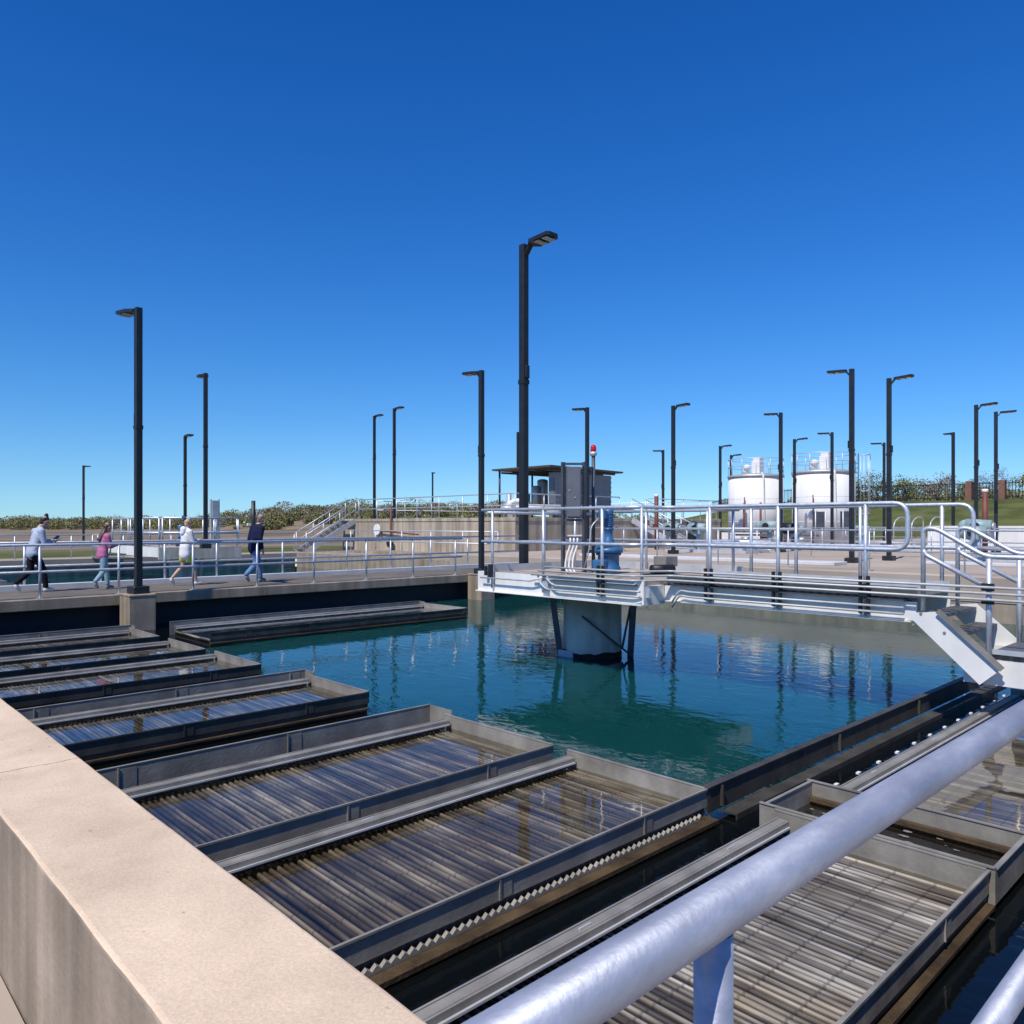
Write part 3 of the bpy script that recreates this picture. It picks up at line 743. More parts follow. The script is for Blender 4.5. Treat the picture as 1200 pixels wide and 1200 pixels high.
# conduits clamped along the bridge side
cb = thing('conduit_run', 'bundle of pale grey electrical conduits clamped along the side of the bridge', 'conduit', (9.2, 6, .5))
for k, (z, ys_) in enumerate(((.84, 8.45), (.775, 8.6), (.71, 8.75))):
    xa = 8.755; xb = 9.255
    obj('conduit', MB().tube([(xa+.0, ys_+.0, z), (xa, 6.72, z), (xb, 6.45, z), (xb, .4, z)], .0145, 8, fillet=.08), M['conduit'], cb)
for z, y0 in ((.56, 8.45), (.49, 8.6)):
    obj('conduit', MB().tube([(8.775, y0+.02, .70), (8.775, y0-.02, z+.10), (8.765, y0-.16, z), (8.765, 6.75, z), (8.79, 6.63, z)], .0145, 8, fillet=.1), M['conduit'], cb)
    obj('conduit', MB().tube([(9.26, 6.42, z-.16), (9.26, 6.3, z+.02), (9.26, 6.15, z), (9.26, 3.3, z)], .0145, 8, fillet=.1), M['conduit'], cb)
obj('conduit', MB().tube([(8.775, 10.0, .60), (8.775, 8.8, .60), (8.775, 8.5, .67)], .013, 8), M['alu'], cb)
m = MB()
for x, y in ((8.80, 7.35), (9.30, 5.85), (9.30, 4.85), (9.30, 3.75)):
    m.box(x-.03, x+.012, y-.06, y-.03, .46, .9).box(x-.03, x+.012, y+.03, y+.06, .46, .9).box(x-.055, x-.0305, y-.05, y+.05, .66, .69).box(x-.055, x-.0305, y-.05, y+.05, .79, .81)
for y in (2.47,):
    m.box(9.285, 9.312, y-.06, y+.06, .66, .69).box(9.285, 9.312, y-.06, y+.06, .80, .88)
for y in (9.75,):
    m.box(8.77, 8.80, y-.05, y+.05, .60, .83).box(8.77, 8.80, y+.09, y+.15, .64, .80)
objs('clamp', m, M['black_plastic'], cb)
m = MB()
for k in range(2): m.box(8.80, 8.852, 8.50-.07, 8.50+.07, .47, .62)
objs('bracket', MB().box(8.80, 8.852, 8.43, 8.57, .47, .62).box(8.905, 8.93, 6.55, 6.615, .47, .6), M['galv'], cb)

# support column under the platform
cx, cy = 10.25, 8.75
t = thing('support_column', 'round pale steel column standing in the pool under the bridge platform', 'column', (cx, cy, WL-.8))
obj('drum', MB().lathe((cx, cy, 0), [(.5, WL-.8), (.5, .26)], 40), M['column'], t)
rb = []
for k in range(41): rb.append(0)
m = MB(); n = 40; ra = []
for k in range(n):
    a = 6.2832*k/n; h_ = WL+.075+.012*math.sin(3*a+.4)+rnd.uniform(0,.03)
    ra.append((m.bm.verts.new((cx+.505*math.cos(a), cy+.505*math.sin(a), WL-.1)), m.bm.verts.new((cx+.505*math.cos(a), cy+.505*math.sin(a), h_))))
for k in range(n): m._f([ra[k][0], ra[(k+1) % n][0], ra[(k+1) % n][1], ra[k][1]], True)
obj('waterline_stain', m, M['rust'], t)
obj('top_plate', MB().lathe((cx, cy, 0), [(.62, .261), (.62, .34), (.30, .345), (.30, .43)], 32), M['black_plastic'], t)
def lat(dx, dz): return V((cx, cy, 0))+RT*dx+V((0,0,dz))
for s, wd in ((-1, .1), (1, .1)):
    p = lat(.70*s, .30)-FW*.12; q = lat((.52 if s < 0 else .62)*s, WL-.3)-FW*.12
    obj('leg', MB().bar(p, q, wd, .08, up=FW), M['grey_strut'], t)
obj('brace', MB().bar(lat(.0-.22, -.02)-FW*.56, lat(.64, WL+.02)-FW*.30, .03, .075, up=FW), M['grey_strut'], t)
obj('brace', MB().bar(lat(.68, .25)-FW*.05, lat(.5, WL+.12)-FW*.1, .03, .07, up=FW), M['grey_strut'], t)
obj('brace', MB().bar(lat(-.62, WL+.05)-FW*.13, lat(-.36, WL+.05)-FW*.36, .02, .12, up=(0,0,1)), M['alu'], t)

# grey control cabinet on struts
pc = V((9.55, 9.05, DZ))+RT*.37
t = thing('control_cabinet', 'grey electrical cabinet held between two strut posts on the platform', 'cabinet', pc)
def cab(dl, df, z): return pc+RT*dl*.8+FW*df+V((0,0,z))
obj('enclosure', MB().prism([cab(-.155,-.06,.93), cab(.155,-.06,.93), cab(.155,.14,.93), cab(-.155,.14,.93)], (0,0,.87)), M['grey_panel'], t)
obj('door', MB().prism([cab(-.135,-.085,.96), cab(.135,-.085,.96), cab(.135,-.062,.96), cab(-.135,-.062,.96)], (0,0,.81)), M['grey_panel'], t)
objs('latch', MB().tube([cab(-.10,-.1,1.4), cab(-.10,-.085,1.4)], .012, 8).tube([cab(.02,-.1,1.28), cab(.02,-.085,1.28)], .012, 8), M['alu'], t)
for s in (-1, 1):
    m = MB().bar(cab(.225*s,-.02,0), cab(.225*s,-.02,1.88), .05, .06)
    for k in range(22): m.bar(cab(.19*s,-.05,.95+.04*k), cab(.19*s,-.05,.965+.04*k), .026, .03)
    obj('post', m, M['grey_strut'], t)
m = MB()
for z in (.60, .9, 1.85): m.bar(cab(-.25,-.02,z), cab(.25,-.02,z), .04, .04)
objs('crossbar', m, M['grey_strut'], t)
for k in range(3):
    x0 = -.10+.075*k
    obj('conduit', MB().tube([cab(x0+.02,-.1,.60), cab(x0+.02,-.1,.48), cab(x0-.07,-.14,.28), cab(x0-.1,-.18,.1), cab(x0-.02,-.26,.0)], .015, 8, fillet=.06), M['white'], t)
obj('gland_row', MB().bar(cab(-.14,-.1,.64), cab(.16,-.1,.64), .02, .02), M['white'], t)
# beacon pole beside it
pb = pc+RT*.36+FW*.25
t = thing('warning_beacon', 'red warning beacon on a thin grey pole beside the electrical cabinet', 'beacon', pb)
obj('pole', MB().tube([pb, pb+V((0,0,2.02))], .032, 10), M['grey_strut'], t)
obj('arm', MB().bar(pb+V((0,0,1.80)), cab(.225,-.02,1.80), .03, .03), M['grey_strut'], t)
obj('lamp_base', MB().lathe(pb, [(.03,2.0), (.06,2.02), (.065,2.06), (.05,2.08)], 14), M['alu'], t)
obj('lamp_lens', MB().lathe(pb, [(.045,2.081), (.052,2.11), (.048,2.17), (.025,2.20), (0.001,2.205)], 14), M['redglass'], t)

# blue gear drive
pd = V((10.2, 8.35, DZ))
t = thing('gear_drive', 'blue gear motor drive standing on the bridge platform', 'motor', pd)
obj('gearbox', MB().lathe(pd, [(.19,0), (.21,.02), (.21,.10), (.185,.13), (.185,.30), (.22,.31), (.22,.35)], 10).box(pd.x-.3, pd.x-.14, pd.y-.12, pd.y+.12, DZ+.03, DZ+.24, .03, 2), M['blue'], t)
obj('flange', MB().lathe(pd, [(.245,.352), (.245,.42), (.13,.45)], 18).box(pd.x-.26, pd.x+.26, pd.y-.07, pd.y+.07, DZ+.441, DZ+.5), M['blue'], t)
obj('reducer', MB().lathe(pd, [(.10,.45), (.105,.48), (.105,.56), (.07,.60), (.07,.72), (.088,.74), (.088,.77)], 18), M['blue'], t)
prof = [(.075,.772)]
for k in range(5): prof += [(.075,.79+k*.036), (.09,.795+k*.036), (.09,.812+k*.036), (.075,.818+k*.036)]
prof += [(.087,.98), (.087,1.05), (.07,1.09), (.001,1.1)]
obj('motor', MB().lathe(pd, prof, 18), M['blue'], t)
obj('terminal_box', MB().box(pd.x-.19, pd.x-.103, pd.y-.07, pd.y+.07, DZ+.92, DZ+1.06, .01), M['blue'], t)
obj('cable', MB().tube([pd+V((-.2,.05,.93)), pd+V((-.33,.1,.8)), pd+V((-.36,.12,.4)), pd+V((-.3,.3,.05))], .011, 6, fillet=.08), M['alu'], t)
pj = V((10.75, 7.6, DZ))
tag(obj('junction_box', MB().box(pj.x-.18, pj.x+.16, pj.y-.15, pj.y+.1, DZ+.13, DZ+.30, .01).box(pj.x-.15, pj.x-.05, pj.y-.1, pj.y+.08, DZ+.001, DZ+.13), M['stain']), 'grey metal box on the platform deck right of the blue drive', 'box')
tag(obj('base_motor', MB().box(pj.x-.55, pj.x-.25, pj.y-.2, pj.y+.05, DZ+.001, DZ+.03).tube([(pj.x-.5, pj.y-.1, DZ+.1), (pj.x-.12, pj.y-.25, DZ+.1)], .075, 12), M['black_plastic']), 'small black motor lying on the deck beside the blue drive', 'motor')

# foreground handrail
t = thing('handrail', 'thick galvanised handrail crossing the lower right foreground out of focus', 'handrail', (.62, .407, .12))
obj('rail', MB().tube([(-.6, .407, 1.128), (3, .407, 1.128), (9.2, .407, 1.128)], .0245, 24), M['galv_near'], t)
obj('post', MB().tube([(.655, .407, .54), (.655, .407, 1.11)], .019, 16).box(.59, .72, .36, .455, .5405, .552), M['galv_near'], t)
for x in (3.2, 5.2, 7.2): obj('post', MB().tube([(x, .407, -.2), (x, .407, 1.11)], .0235, 12), M['galv_near'], t)
obj('rail', MB().tube([(.95, .407, .62), (9.2, .407, .62)], .0235, 16), M['galv_near'], t)

# ------------------------------------------------------------------ lamp posts
def lamp_proto():
    t = thing('lamp_post', '', 'lamp post', (0,0,0), 'tall black lamp posts around the basins')
    obj('pole', MB().box(-.067, .067, -.067, .067, .05, 6.12, .012, 2), M['black'], t)
    obj('base_plate', MB().box(-.17, .17, -.17, .17, 0, .16, .015), M['black'], t)
    obj('photocell_box', MB().box(.068, .115, -.05, .05, 3.62, 3.86, .01).box(-.075, .075, -.075, .075, 3.52, 3.60), M['black'], t)
    h = obj('lamp_head', MB().prism([(.068, -.05, 5.9000), (.068, .05, 5.9000), (.22, .05, 6.0800), (.22, -.05, 6.0800), (.068,-.05,6.1200)][:4], (0,0,.05))
            .prism([(.16, -.05, 6.0550), (.28, -.16, 6.0500), (.72, -.16, 6.0750), (.76, -.10, 6.0800), (.76, .10, 6.0800), (.72, .16, 6.0750), (.28, .16, 6.0500), (.16, .05, 6.0550)], (0,0,.065)), M['black'], t)
    obj('lens', MB().box(.38, .50, -.12, .12, 6.0380, 6.0545).box(.58, .70, -.12, .12, 6.0460, 6.0625), M['alu'], h)
    return t
# x, y, base z, heading of the head (degrees in world xy), what singles it out
R_ = -90; L_ = 90
LAMPS = [
 (5.66,17.55,.03, 97, 'tall black lamp post on the concrete pier between girl and woman'),
 (10.94,27.02,.68, 80, 'black lamp post rising just right of the woman in the white hoodie'),
 (15.31,40.41,-.05, R_, 'thin black lamp post left of the woman in the white hoodie'),
 (17.30,66.01,-.05, 45, 'thinnest distant lamp post above the girl in pink, far left'),
 (25.85,39.0,1.85, R_, 'left lamp post of the pair above the long stained concrete wall'),
 (24.99,35.73,1.85, R_, 'right lamp post of the pair above the long stained concrete wall'),
 (41.51,53.60,-.05, 45, 'tiny distant lamp post standing alone beyond the concrete tank top'),
 (15.44,17.55,.03, L_, 'black lamp post on the pier at the left end of the bridge platform'),
 (37.6,38.9,1.85, R_, 'thin lamp post partly hidden behind the tallest lamp post by the canopy'),
 (10.13,10.32,.60, R_, 'tallest looking lamp post, on the end of the bridge platform'),
 (24.70,21.37,.3, L_, 'lamp post behind the red warning beacon'),
 (26.92,18.61,.3, R_, 'lamp post by the right stairs of the concrete tank'),
 (42.36,30.08,.3, L_, 'thin distant lamp post left of the one by the tank stairs'),
 (42.80,26.10,.3, R_, 'lamp post standing just left of the left white tank'),
 (31.98,16.50,.3, L_, 'lamp post in front of the right edge of the left white tank'),
 (48.9,28.95,.3, R_, 'short looking lamp post rising behind the left edge of the left white tank'),
 (42.46,21.07,.3, R_, 'lamp post in the gap between the two white tanks'),
 (40.76,18.13,.3, L_, 'lamp post in front of the middle of the right white tank'),
 (24.64,10.33,.3, L_, 'tall lamp post with broad black base at the right side of the right white tank'),
 (27.13,10.13,.3, R_, 'tall lamp post with its head to the right, just right of the tank ladder'),
 (48.11,18.25,.3, L_, 'thin lamp post left of the rounded bridge railing end'),
 (45.43,13.69,.3, 45, 'thin lamp post alone above the grassy bank on the right'),
 (35.73,9.91,.3, R_, 'left lamp post of the near pair at the far right'),
 (38.51,9.92,.3, R_+25, 'rightmost lamp post in the photo'),
]
proto = lamp_proto()
for i, (x, y, z, a, lb) in enumerate(LAMPS):
    o = proto if i == 0 else copy_tree(proto)
    o.location = (x, y, z); o.rotation_euler.z = math.radians(a); o['label'] = lb
LATE = True

# ------------------------------------------------------------------ second basin's bridge (behind the walkway)
b2 = thing('footbridge', 'white steel footbridge and platform over the back basin behind the girl and the woman', 'footbridge', (11.2, 29.8, .44))
obj('platform_deck', MB().box(9.8, 12.7, 28.2, 31.5, DZ-.05, DZ), M['deck'], b2)
obj('platform_beam', MB().box(9.75, 12.75, 28.14, 28.19, .28, DZ+.02), M['column'], b2)
obj('platform_beam', MB().box(9.74, 9.79, 28.2, 31.55, .36, DZ+.02), M['white'], b2)
obj('bridge_beam', MB().box(10.28, 10.33, 31.56, 35.2, .34, DZ-.02), M['white'], b2)
obj('bridge_beam', MB().box(11.4, 11.45, 31.56, 35.2, .34, DZ-.02), M['white'], b2)
obj('bridge_deck', MB().box(10.34, 11.39, 31.56, 35.2, DZ-.06, DZ-.03), M['grating'], b2)
obj('column', MB().lathe((11.3, 30, 0), [(.5, -1.4), (.5, .3)], 24), M['column'], b2)
for s in (-1, 1):
    obj('leg', MB().bar(V((11.3,30,.3))+RT*.72*s, V((11.3,30,-1.2))+RT*.6*s, .1, .08, up=FW), M['column'], b2)
obj('stringer', MB().prism([(10.25, 35.1, .62), (10.25, 35.35, .62), (10.25, 36.2, -.05), (10.25, 35.95, -.12)], (.04,0,0)), M['white'], b2)
obj('stringer', MB().prism([(11.42, 35.1, .62), (11.42, 35.35, .62), (11.42, 36.2, -.05), (11.42, 35.95, -.12)], (.04,0,0)), M['white'], b2)
for k in range(3): obj('tread', MB().box(10.3, 11.41, 35.25+k*.26, 35.47+k*.26, .42-k*.2, .45-k*.2), M['grating'], b2)
obj('lower_walkway_deck', MB().box(10.3, 11.45, 35.9, 37.95, .0, .06), M['grating'], b2)
railing('front railing of the back bridge seen behind the girl and woman', [(9.8, 28.25), (9.8, 31.5), (10.3, 31.7), (10.3, 35.1)], DZ, 1.07, 1.3, r=.03)
railing('end railing of the back bridge platform next to the woman', [(9.9, 28.2), (12.65, 28.2)], DZ, 1.07, .95, r=.03)
railing('rear railing of the back bridge on the left', [(12.65, 28.3), (12.65, 31.5), (11.42, 31.7), (11.42, 35.1)], DZ, 1.07, 1.3, r=.03)
railing('short stair railing at the left end of the back bridge', [(10.3, 36.3), (10.3, 37.9)], .06, 1.0, .8, r=.03)
t = thing('control_cabinet', 'small grey cabinet on a pale stand at the back bridge', 'cabinet', (11.9, 27.9, DZ))
obj('enclosure', MB().box(11.76, 12.0, 28.4, 28.6, 1.75, 2.4), M['silver'], t)
obj('post', MB().box(11.71, 11.755, 28.45, 28.55, DZ, 2.45), M['alu'], t)
obj('post', MB().box(12.005, 12.05, 28.45, 28.55, DZ, 2.45), M['alu'], t)
obj('stand', MB().tube([(11.88, 28.5, DZ), (11.88, 28.5, 1.74)], .08, 12), M['white'], t)
t = thing('gear_drive', 'blue gear motor on the back bridge behind the woman in white', 'motor', (11.2, 30, DZ))
obj('gearbox', MB().lathe((11.2, 30, DZ), [(.18,0), (.18,.2), (.24,.21), (.24,.27), (.1,.29)], 12), M['blue'], t)
obj('motor', MB().lathe((11.2, 30, DZ), [(.09,.291), (.09,.4), (.08,.42), (.08,.6), (.1,.62), (.1,.8), (.001,.84)], 12), M['blue'], t)

# ------------------------------------------------------------------ tall concrete tank with canopy and shed on top
TX0, TX1, TY0, TY1, TZ = 24.0, 41.0, 25.0, 39.5, 1.83
t = thing('concrete_tank', 'long stained concrete tank wall, sunlit on the left and shaded on the right', 'tank', (TX0, TY0, 0))
m = MB().box(TX0, TX1, TY0, TY1, -2.2, TZ-.16)
obj('wall', m, M['tank_conc'], t)
obj('coping', MB().box(TX0-.03, TX1+.03, TY0-.03, TY1+.03, TZ-.158, TZ, .01), M['tank_conc'], t)
m = MB()
for k in range(1, 6): m.box(TX0-.006, TX0-.0005, TY0+k*2.42, TY0+k*2.42+.03, -2, TZ-.17)
obj('wall_joint', m, M['concrete'], t)
obj('recess_shade', MB().box(37.5, 38.3, TY0-.10, TY0-.002, -.1, TZ-.17), M['darkwall'], t)  # box proud of the wall, its near-black colour stands for recess shade
# red pipe with valve on the wall
t = thing('valve_pipe', 'red pipe with handwheel standing against the sunlit concrete wall', 'pipe', (23.9, 34.4, 1))
obj('pipe', MB().tube([(23.85, 34.4, -.1), (23.85, 34.4, 2.5)], .05, 8).tube([(23.85, 35.4, 1.18), (23.85, 32.0, 1.0)], .04, 8), M['redpipe'], t)
obj('gauge_disc', MB().tube([(23.80, 35.6, 1.25), (23.74, 35.6, 1.25)], .3, 18), M['tankwhite'], t)
obj('handwheel', MB().tube([(23.80, 34.4, .55), (23.72, 34.4, .55)], .26, 14), M['black_plastic'], t)

def stairs(label, p0, p1, width_dir, w, n, post=3):
    """metal stair from p0 (bottom) to p1 (top)"""
    p0, p1, wd = V(p0), V(p1), V(width_dir)
    t = thing('metal_stairs', label, 'stairs', p0)
    for s in (0, 1):
        o_ = wd*(w*s)
        obj('stringer', MB().bar(p0+o_+V((0,0,-.05)), p1+o_+V((0,0,-.05)), .05, .28), M['alu'], t)
        for h in (.55, 1.05):
            obj('rail', MB().tube([p0+o_+V((0,0,h)), p1+o_+V((0,0,h))], .028, 8), M['galv'], t)
        for k in range(post+1):
            q = p0.lerp(p1, k/post)+o_
            obj('post', MB().tube([q, q+V((0,0,1.05))], .026, 8), M['galv'], t)
    for k in range(n):
        q = p0.lerp(p1, (k+.5)/n); d = (p1-p0).normalized(); d.z = 0; d.normalize()
        obj('tread', MB().prism([q-d*.14+wd*.03, q+d*.14+wd*.03, q+d*.14+wd*(w-.03), q-d*.14+wd*(w-.03)], (0,0,.035)), M['grating'], t)
stairs('grey metal stairs climbing to the left end of the concrete tank', (20.9, 38.1, .05), (24.0, 38.1, 1.8), (0,1,0), 1.1, 9)
stairs('grey metal stairs with white stringer descending from the tank to the deck on the right', (32.4, 21.6, .3), (32.4, 24.95, 1.8), (1,0,0), 1.15, 8)

# canopy, shed and blower equipment on the tank top
t = thing('canopy', 'dark flat canopy roof on thin posts above the blower equipment', 'canopy', (31, 29, TZ), )
obj('roof', MB().prism([(28.2, 26.8, 4.42), (34.0, 26.8, 4.34), (34.0, 31.2, 4.34), (28.2, 31.2, 4.42)], (0,0,.09)), M['roofbrown'], t)
for x, y in ((28.5,30.9), (28.5,28.9), (31.0,30.9), (33.7,30.9)):
    obj('post', MB().tube([(x, y, TZ), (x, y, 4.41)], .055, 8), M['black'], t)
m = MB()
for k in range(5): m.box(28.4, 33.8, 27.2+k*.85, 27.28+k*.85, 4.24, 4.338)
objs('rafter', m, M['roofbrown'], t)
t = thing('equipment_shed', 'grey corrugated metal shed under the right half of the canopy', 'shed', (31.2, 28, TZ))
m = MB().box(29.0, 33.5, 27.25, 27.7, TZ, 4.2)
obj('wall', m, M['corr'], t)
m = MB()
for k in range(9): m.box(28.99, 33.51, 27.225, 27.249, TZ+.12+k*.26, TZ+.2+k*.26)
obj('cladding', m, M['corr'], t)
obj('louvre', MB().box(28.972, 28.988, 27.3, 27.65, 2.6, 3.9), M['grey_panel'], t)
t = thing('blower', 'pair of upright silencers and pipes of the blower under the canopy', 'blower', (28.9, 30, TZ))
obj('silencer', MB().lathe((29.5, 30.0, TZ), [(.28,.1), (.32,.12), (.32,1.35), (.2,1.42)], 16), M['silver'], t)
obj('silencer', MB().lathe((29.9, 29.5, TZ), [(.25,.3), (.25,1.7), (.16,1.78)], 14), M['silver'], t)
obj('duct', MB().tube([(30.4, 29.5, TZ+.5), (30.4, 29.5, TZ+1.7), (30.5, 29.6, TZ+2.05)], .3, 14, fillet=.2), M['silver'], t)
obj('duct', MB().tube([(28.4, 29.9, TZ+.35), (28.4, 26.3, TZ+.35)], .18, 12), M['silver'], t)
obj('motor', MB().tube([(31.3, 28.9, TZ+.8), (30.5, 28.4, TZ+.8)], .42, 14), M['black_plastic'], t)
obj('dome', MB().lathe((27.6, 29.2, TZ), [(.5,.45), (.45,.6), (.2,.8), (.12,.9), (.12,1.3)], 18), M['silver'], t)
tag(obj('vent_pipe', MB().tube([(25.2, 26.6, TZ), (25.2, 26.6, TZ+.75), (25.5, 26.15, TZ+.8), (25.7, 25.9, TZ+.6)], .13, 12, fillet=.25), M['white']), 'white gooseneck vent pipe on the concrete tank left of the canopy', 'pipe')
tag(obj('header_pipe', MB().tube([(26.4, 27.6, TZ+.5), (34, 26.2, TZ+.5)], .2, 12), M['silver']), 'horizontal silver pipe on the tank top in front of the shed', 'pipe')

# ------------------------------------------------------------------ white chemical tanks
def wtank(cx, cy, r, label, ladder):
    t = thing('storage_tank', label, 'tank', (cx, cy, .2))
    H_ = 4.78
    obj('shell', MB().lathe((cx, cy, 0), [(r, .2), (r, H_-.02)], 48), M['tankwhite'], t)
    for zz in (1.7, 3.2): obj('seam', MB().lathe((cx, cy, 0), [(r+.001, zz-.02), (r+.003, zz-.012), (r+.003, zz+.012), (r+.001, zz+.02)], 48), M['tankwhite'], t)
    obj('roof', MB().lathe((cx, cy, 0), [(r+.05, H_-.16), (r+.06, H_), (r*.5, H_+.14), (.001, H_+.2)], 48), M['silver'], t)
    tr = thing_rail = MB()
    for h in (.55, 1.07):
        tr.tube([(cx+r*math.cos(6.2832*k/36), cy+r*math.sin(6.2832*k/36), H_+h) for k in range(37)], .022, 6)
    obj('top_rail', tr, M['galv'], t)
    for k in range(12):
        a = 6.2832*k/12
        obj('post', MB().tube([(cx+r*math.cos(a), cy+r*math.sin(a), H_), (cx+r*math.cos(a), cy+r*math.sin(a), H_+1.07)], .02, 6), M['galv'], t)
    p = V((cx, cy, H_))-FW*.4
    obj('dust_filter', MB().box(p.x-.3, p.x+.3, p.y-.3, p.y+.3, H_+.1, H_+.95, .03).box(p.x-.2, p.x+.35, p.y-.25, p.y+.25, H_+.951, H_+1.2, .03), M['tankwhite'], t)
    p2 = p-RT*.75
    obj('manway', MB().tube([p2+V((0,0,.1)), p2+V((0,0,.5))], .22, 14).ball(p2+V((-.1,-.1,.52)), .25, .25, .2), M['tankwhite'], t)
    p3 = V((cx, cy, 0))-FW*(r+.08)
    obj('vent_line', MB().tube([p3-RT*.08+FW*.3+V((0,0,H_+.1)), p3-RT*.08+V((0,0,H_-.1)), p3-RT*.05+V((0,0,3)), p3+RT*.02+V((0,0,.3))], .06, 8, fillet=.15), M['tankwhite'], t)
    q = V((cx, cy, 0))-FW*(r*.8+.1)-RT*r*.68
    obj('level_gauge', MB().tube([q+V((0,0,.2)), q+V((0,0,3.3))], .035, 8), M['redpipe'], t)
    if ladder:
        l0 = V((cx, cy, 0))+RT*(r+.16)-FW*.2
        m = MB()
        for s in (-.2, .2): m.tube([l0+FW*s+V((0,0,.3)), l0+FW*s+V((0,0,H_+1.1))], .03, 6)
        for k in range(17): m.tube([l0-FW*.2+V((0,0,.5+k*.3)), l0+FW*.2+V((0,0,.5+k*.3))], .02, 6)
        obj('ladder', m, M['black'], t)
        m = MB()
        for a in (-60, -20, 20, 60, 90):
            d = RT*(.42+.36*math.cos(math.radians(a)))+FW*.4*math.sin(math.radians(a))
            m.tube([l0+d+V((0,0,2.2)), l0+d+V((0,0,H_+1.05))], .02, 6)
        for z in (2.2, 3.6, H_+1.05):
            m.tube([l0+RT*(.42+.36*math.cos(math.radians(a)))+FW*.4*math.sin(math.radians(a))+V((0,0,z)) for a in range(-90, 91, 20)], .025, 6)
        obj('cage', m, M['galv'], t)
    return t
wtank(47.7, 26.4, 1.77, 'left round white storage tank with a railed flat top', False)
wtank(47.1, 21.5, 1.83, 'right round white storage tank with a caged ladder on its side', True)
# lamp-shaped sign board in front of the left tank, gauges
for x, y, lb in ((45.5, 26.0, 'dark red standpipe in front of the left white tank, left one'), (44.7, 24.4, 'dark red standpipe in front of the left white tank, right one'),):
    tag(obj('standpipe', MB().tube([(x, y, .3), (x, y, 2.9)], .07, 8), M['redpipe']), lb, 'pipe')
def cabinet(x, y, z, h, lb):
    t = thing('control_cabinet', lb, 'cabinet', (x, y, z))
    obj('enclosure', MB().prism([V((x,y,z+.9))-RT*.28, V((x,y,z+.9))+RT*.28, V((x,y,z+.9))+RT*.28+FW*.3, V((x,y,z+.9))-RT*.28+FW*.3], (0,0,h)), M['grey_strut'], t)
    for s in (-.26, .26): obj('post', MB().tube([V((x,y,z))+RT*s, V((x,y,z+1.0+h))+RT*s], .035, 6), M['alu'], t)
cabinet(40.3, 18.55, .3, 1.0, 'dark electrical cabinet on a stand in front of the right white tank, left one')
cabinet(40.1, 17.0, .3, 1.0, 'dark electrical cabinet on a stand in front of the right white tank, right one')

# valve actuators and pipe work on the deck
def actuator(x, y, lb, big=1.0, dark=False, grp='pale green valve actuators on the deck'):
    z = .3
    t = thing('valve_actuator', lb, 'valve', (x, y, z), grp)
    obj('stem', MB().tube([(x, y, z), (x, y, z+.75*big)], .09*big, 10).lathe((x, y, z), [(.22*big,0), (.22*big,.05), (.1*big,.06)], 12), M['galv'], t)
    obj('body', MB().tube([(x, y-.38*big, z+.95*big), (x, y+.30*big, z+.95*big)], [.19*big, .24*big], 14).ball((x, y+.34*big, z+.95*big), .21*big, .2*big, .21*big).box(x-.2*big, x+.2*big, y-.16*big, y+.16*big, z+.7*big, z+.93*big, .03), M['black_plastic'] if dark else M['teal'], t)
    obj('handwheel', MB().tube([(x-.3*big, y, z+.95*big), (x-.34*big, y, z+.95*big)], .13*big, 14), M['black_plastic'], t)
    obj('end_cap', MB().tube([(x, y-.385*big, z+.95*big), (x, y-.44*big, z+.95*big)], .12*big, 10), M['silver'], t)
ACT = [(29.3, 20.3, 'left green valve actuator by the foot of the tank stairs', 1.1, False), (29.7, 19.2, 'right green valve actuator by the foot of the tank stairs', 1.1, False),
       (33.6, 17.9, 'green valve actuator between the tank stairs and the left white tank', 1.2, False), (34.3, 17.3, 'black valve motor next to a green actuator left of the white tanks', 1.1, True),
       (37.2, 18.3, 'green actuator in front of the right half of the left white tank', 1.0, False), (36.4, 14.8, 'green actuator in front of the right white tank', 1.0, False),
       (31.2, 8.6, 'wide green actuator behind the rounded bridge railing end', 1.2, False), (28.3, 7.9, 'low green valve behind the stair handrail top', 1.0, False),
       (27.6, 5.3, 'largest green actuator at the far right behind the stair handrail', 1.3, False), (30.4, 5.6, 'black valve motor at the far right edge', 1.1, True)]
for x, y, lb, s, d in ACT: actuator(x, y, lb, s, d)
# low pipe racks and frames, dark skids
def skid(x0, x1, y0, y1, lb, h=.25, mat='alu'):
    t = thing('pipe_skid', lb, 'pipe rack', ((x0+x1)/2, (y0+y1)/2, .3))
    obj('frame', MB().box(x0, x1, y0, y1, .301, .301+h*.35).box(x0+.05, x1-.05, y0+.2, y0+.32, .303+h*.35, .3+h), M[mat], t)
    m = MB()
    for k in range(3): m.tube([(x0+.15+(x1-x0-.3)*k/2, y0-.1, .36+h), (x0+.15+(x1-x0-.3)*k/2, y1+.1, .36+h)], .06, 8)
    obj('pipe', m, M['galv'], t)
skid(29, 31.0, 16.5, 20.5, 'low pale pipe rack at the foot of the tank stairs', .35)
skid(38.5, 40, 13, 17.5, 'pale pipe rack in front of the right white tank', .3)
skid(35.5, 37, 19.6, 22.5, 'pale pipe rack in front of the left white tank', .3)
skid(28.8, 30.2, 4.5, 8.2, 'pale pipe rack near the right edge behind the stair handrail', .35)
tag(obj('cover_slab', MB().box(22.4, 23.3, 9.9, 19.8, .301, .40, .01), M['kerb']), 'long pale cover slab lying on the deck behind the bridge', 'slab')
tag(obj('cover_slab', MB().box(25.5, 26.4, -8, 8.6, .301, .38, .01), M['kerb']), 'pale cover slab on the deck at the right edge of the photo', 'slab')
for x, y, c in ((41.8, 22.9, 'redpipe'), (40.9, 19.6, 'redpipe')):
    pass
t = thing('pump_set', 'cluster of small pumps and brown pipes between the two white tanks', 'pumps', (41.5, 21.5, .3))
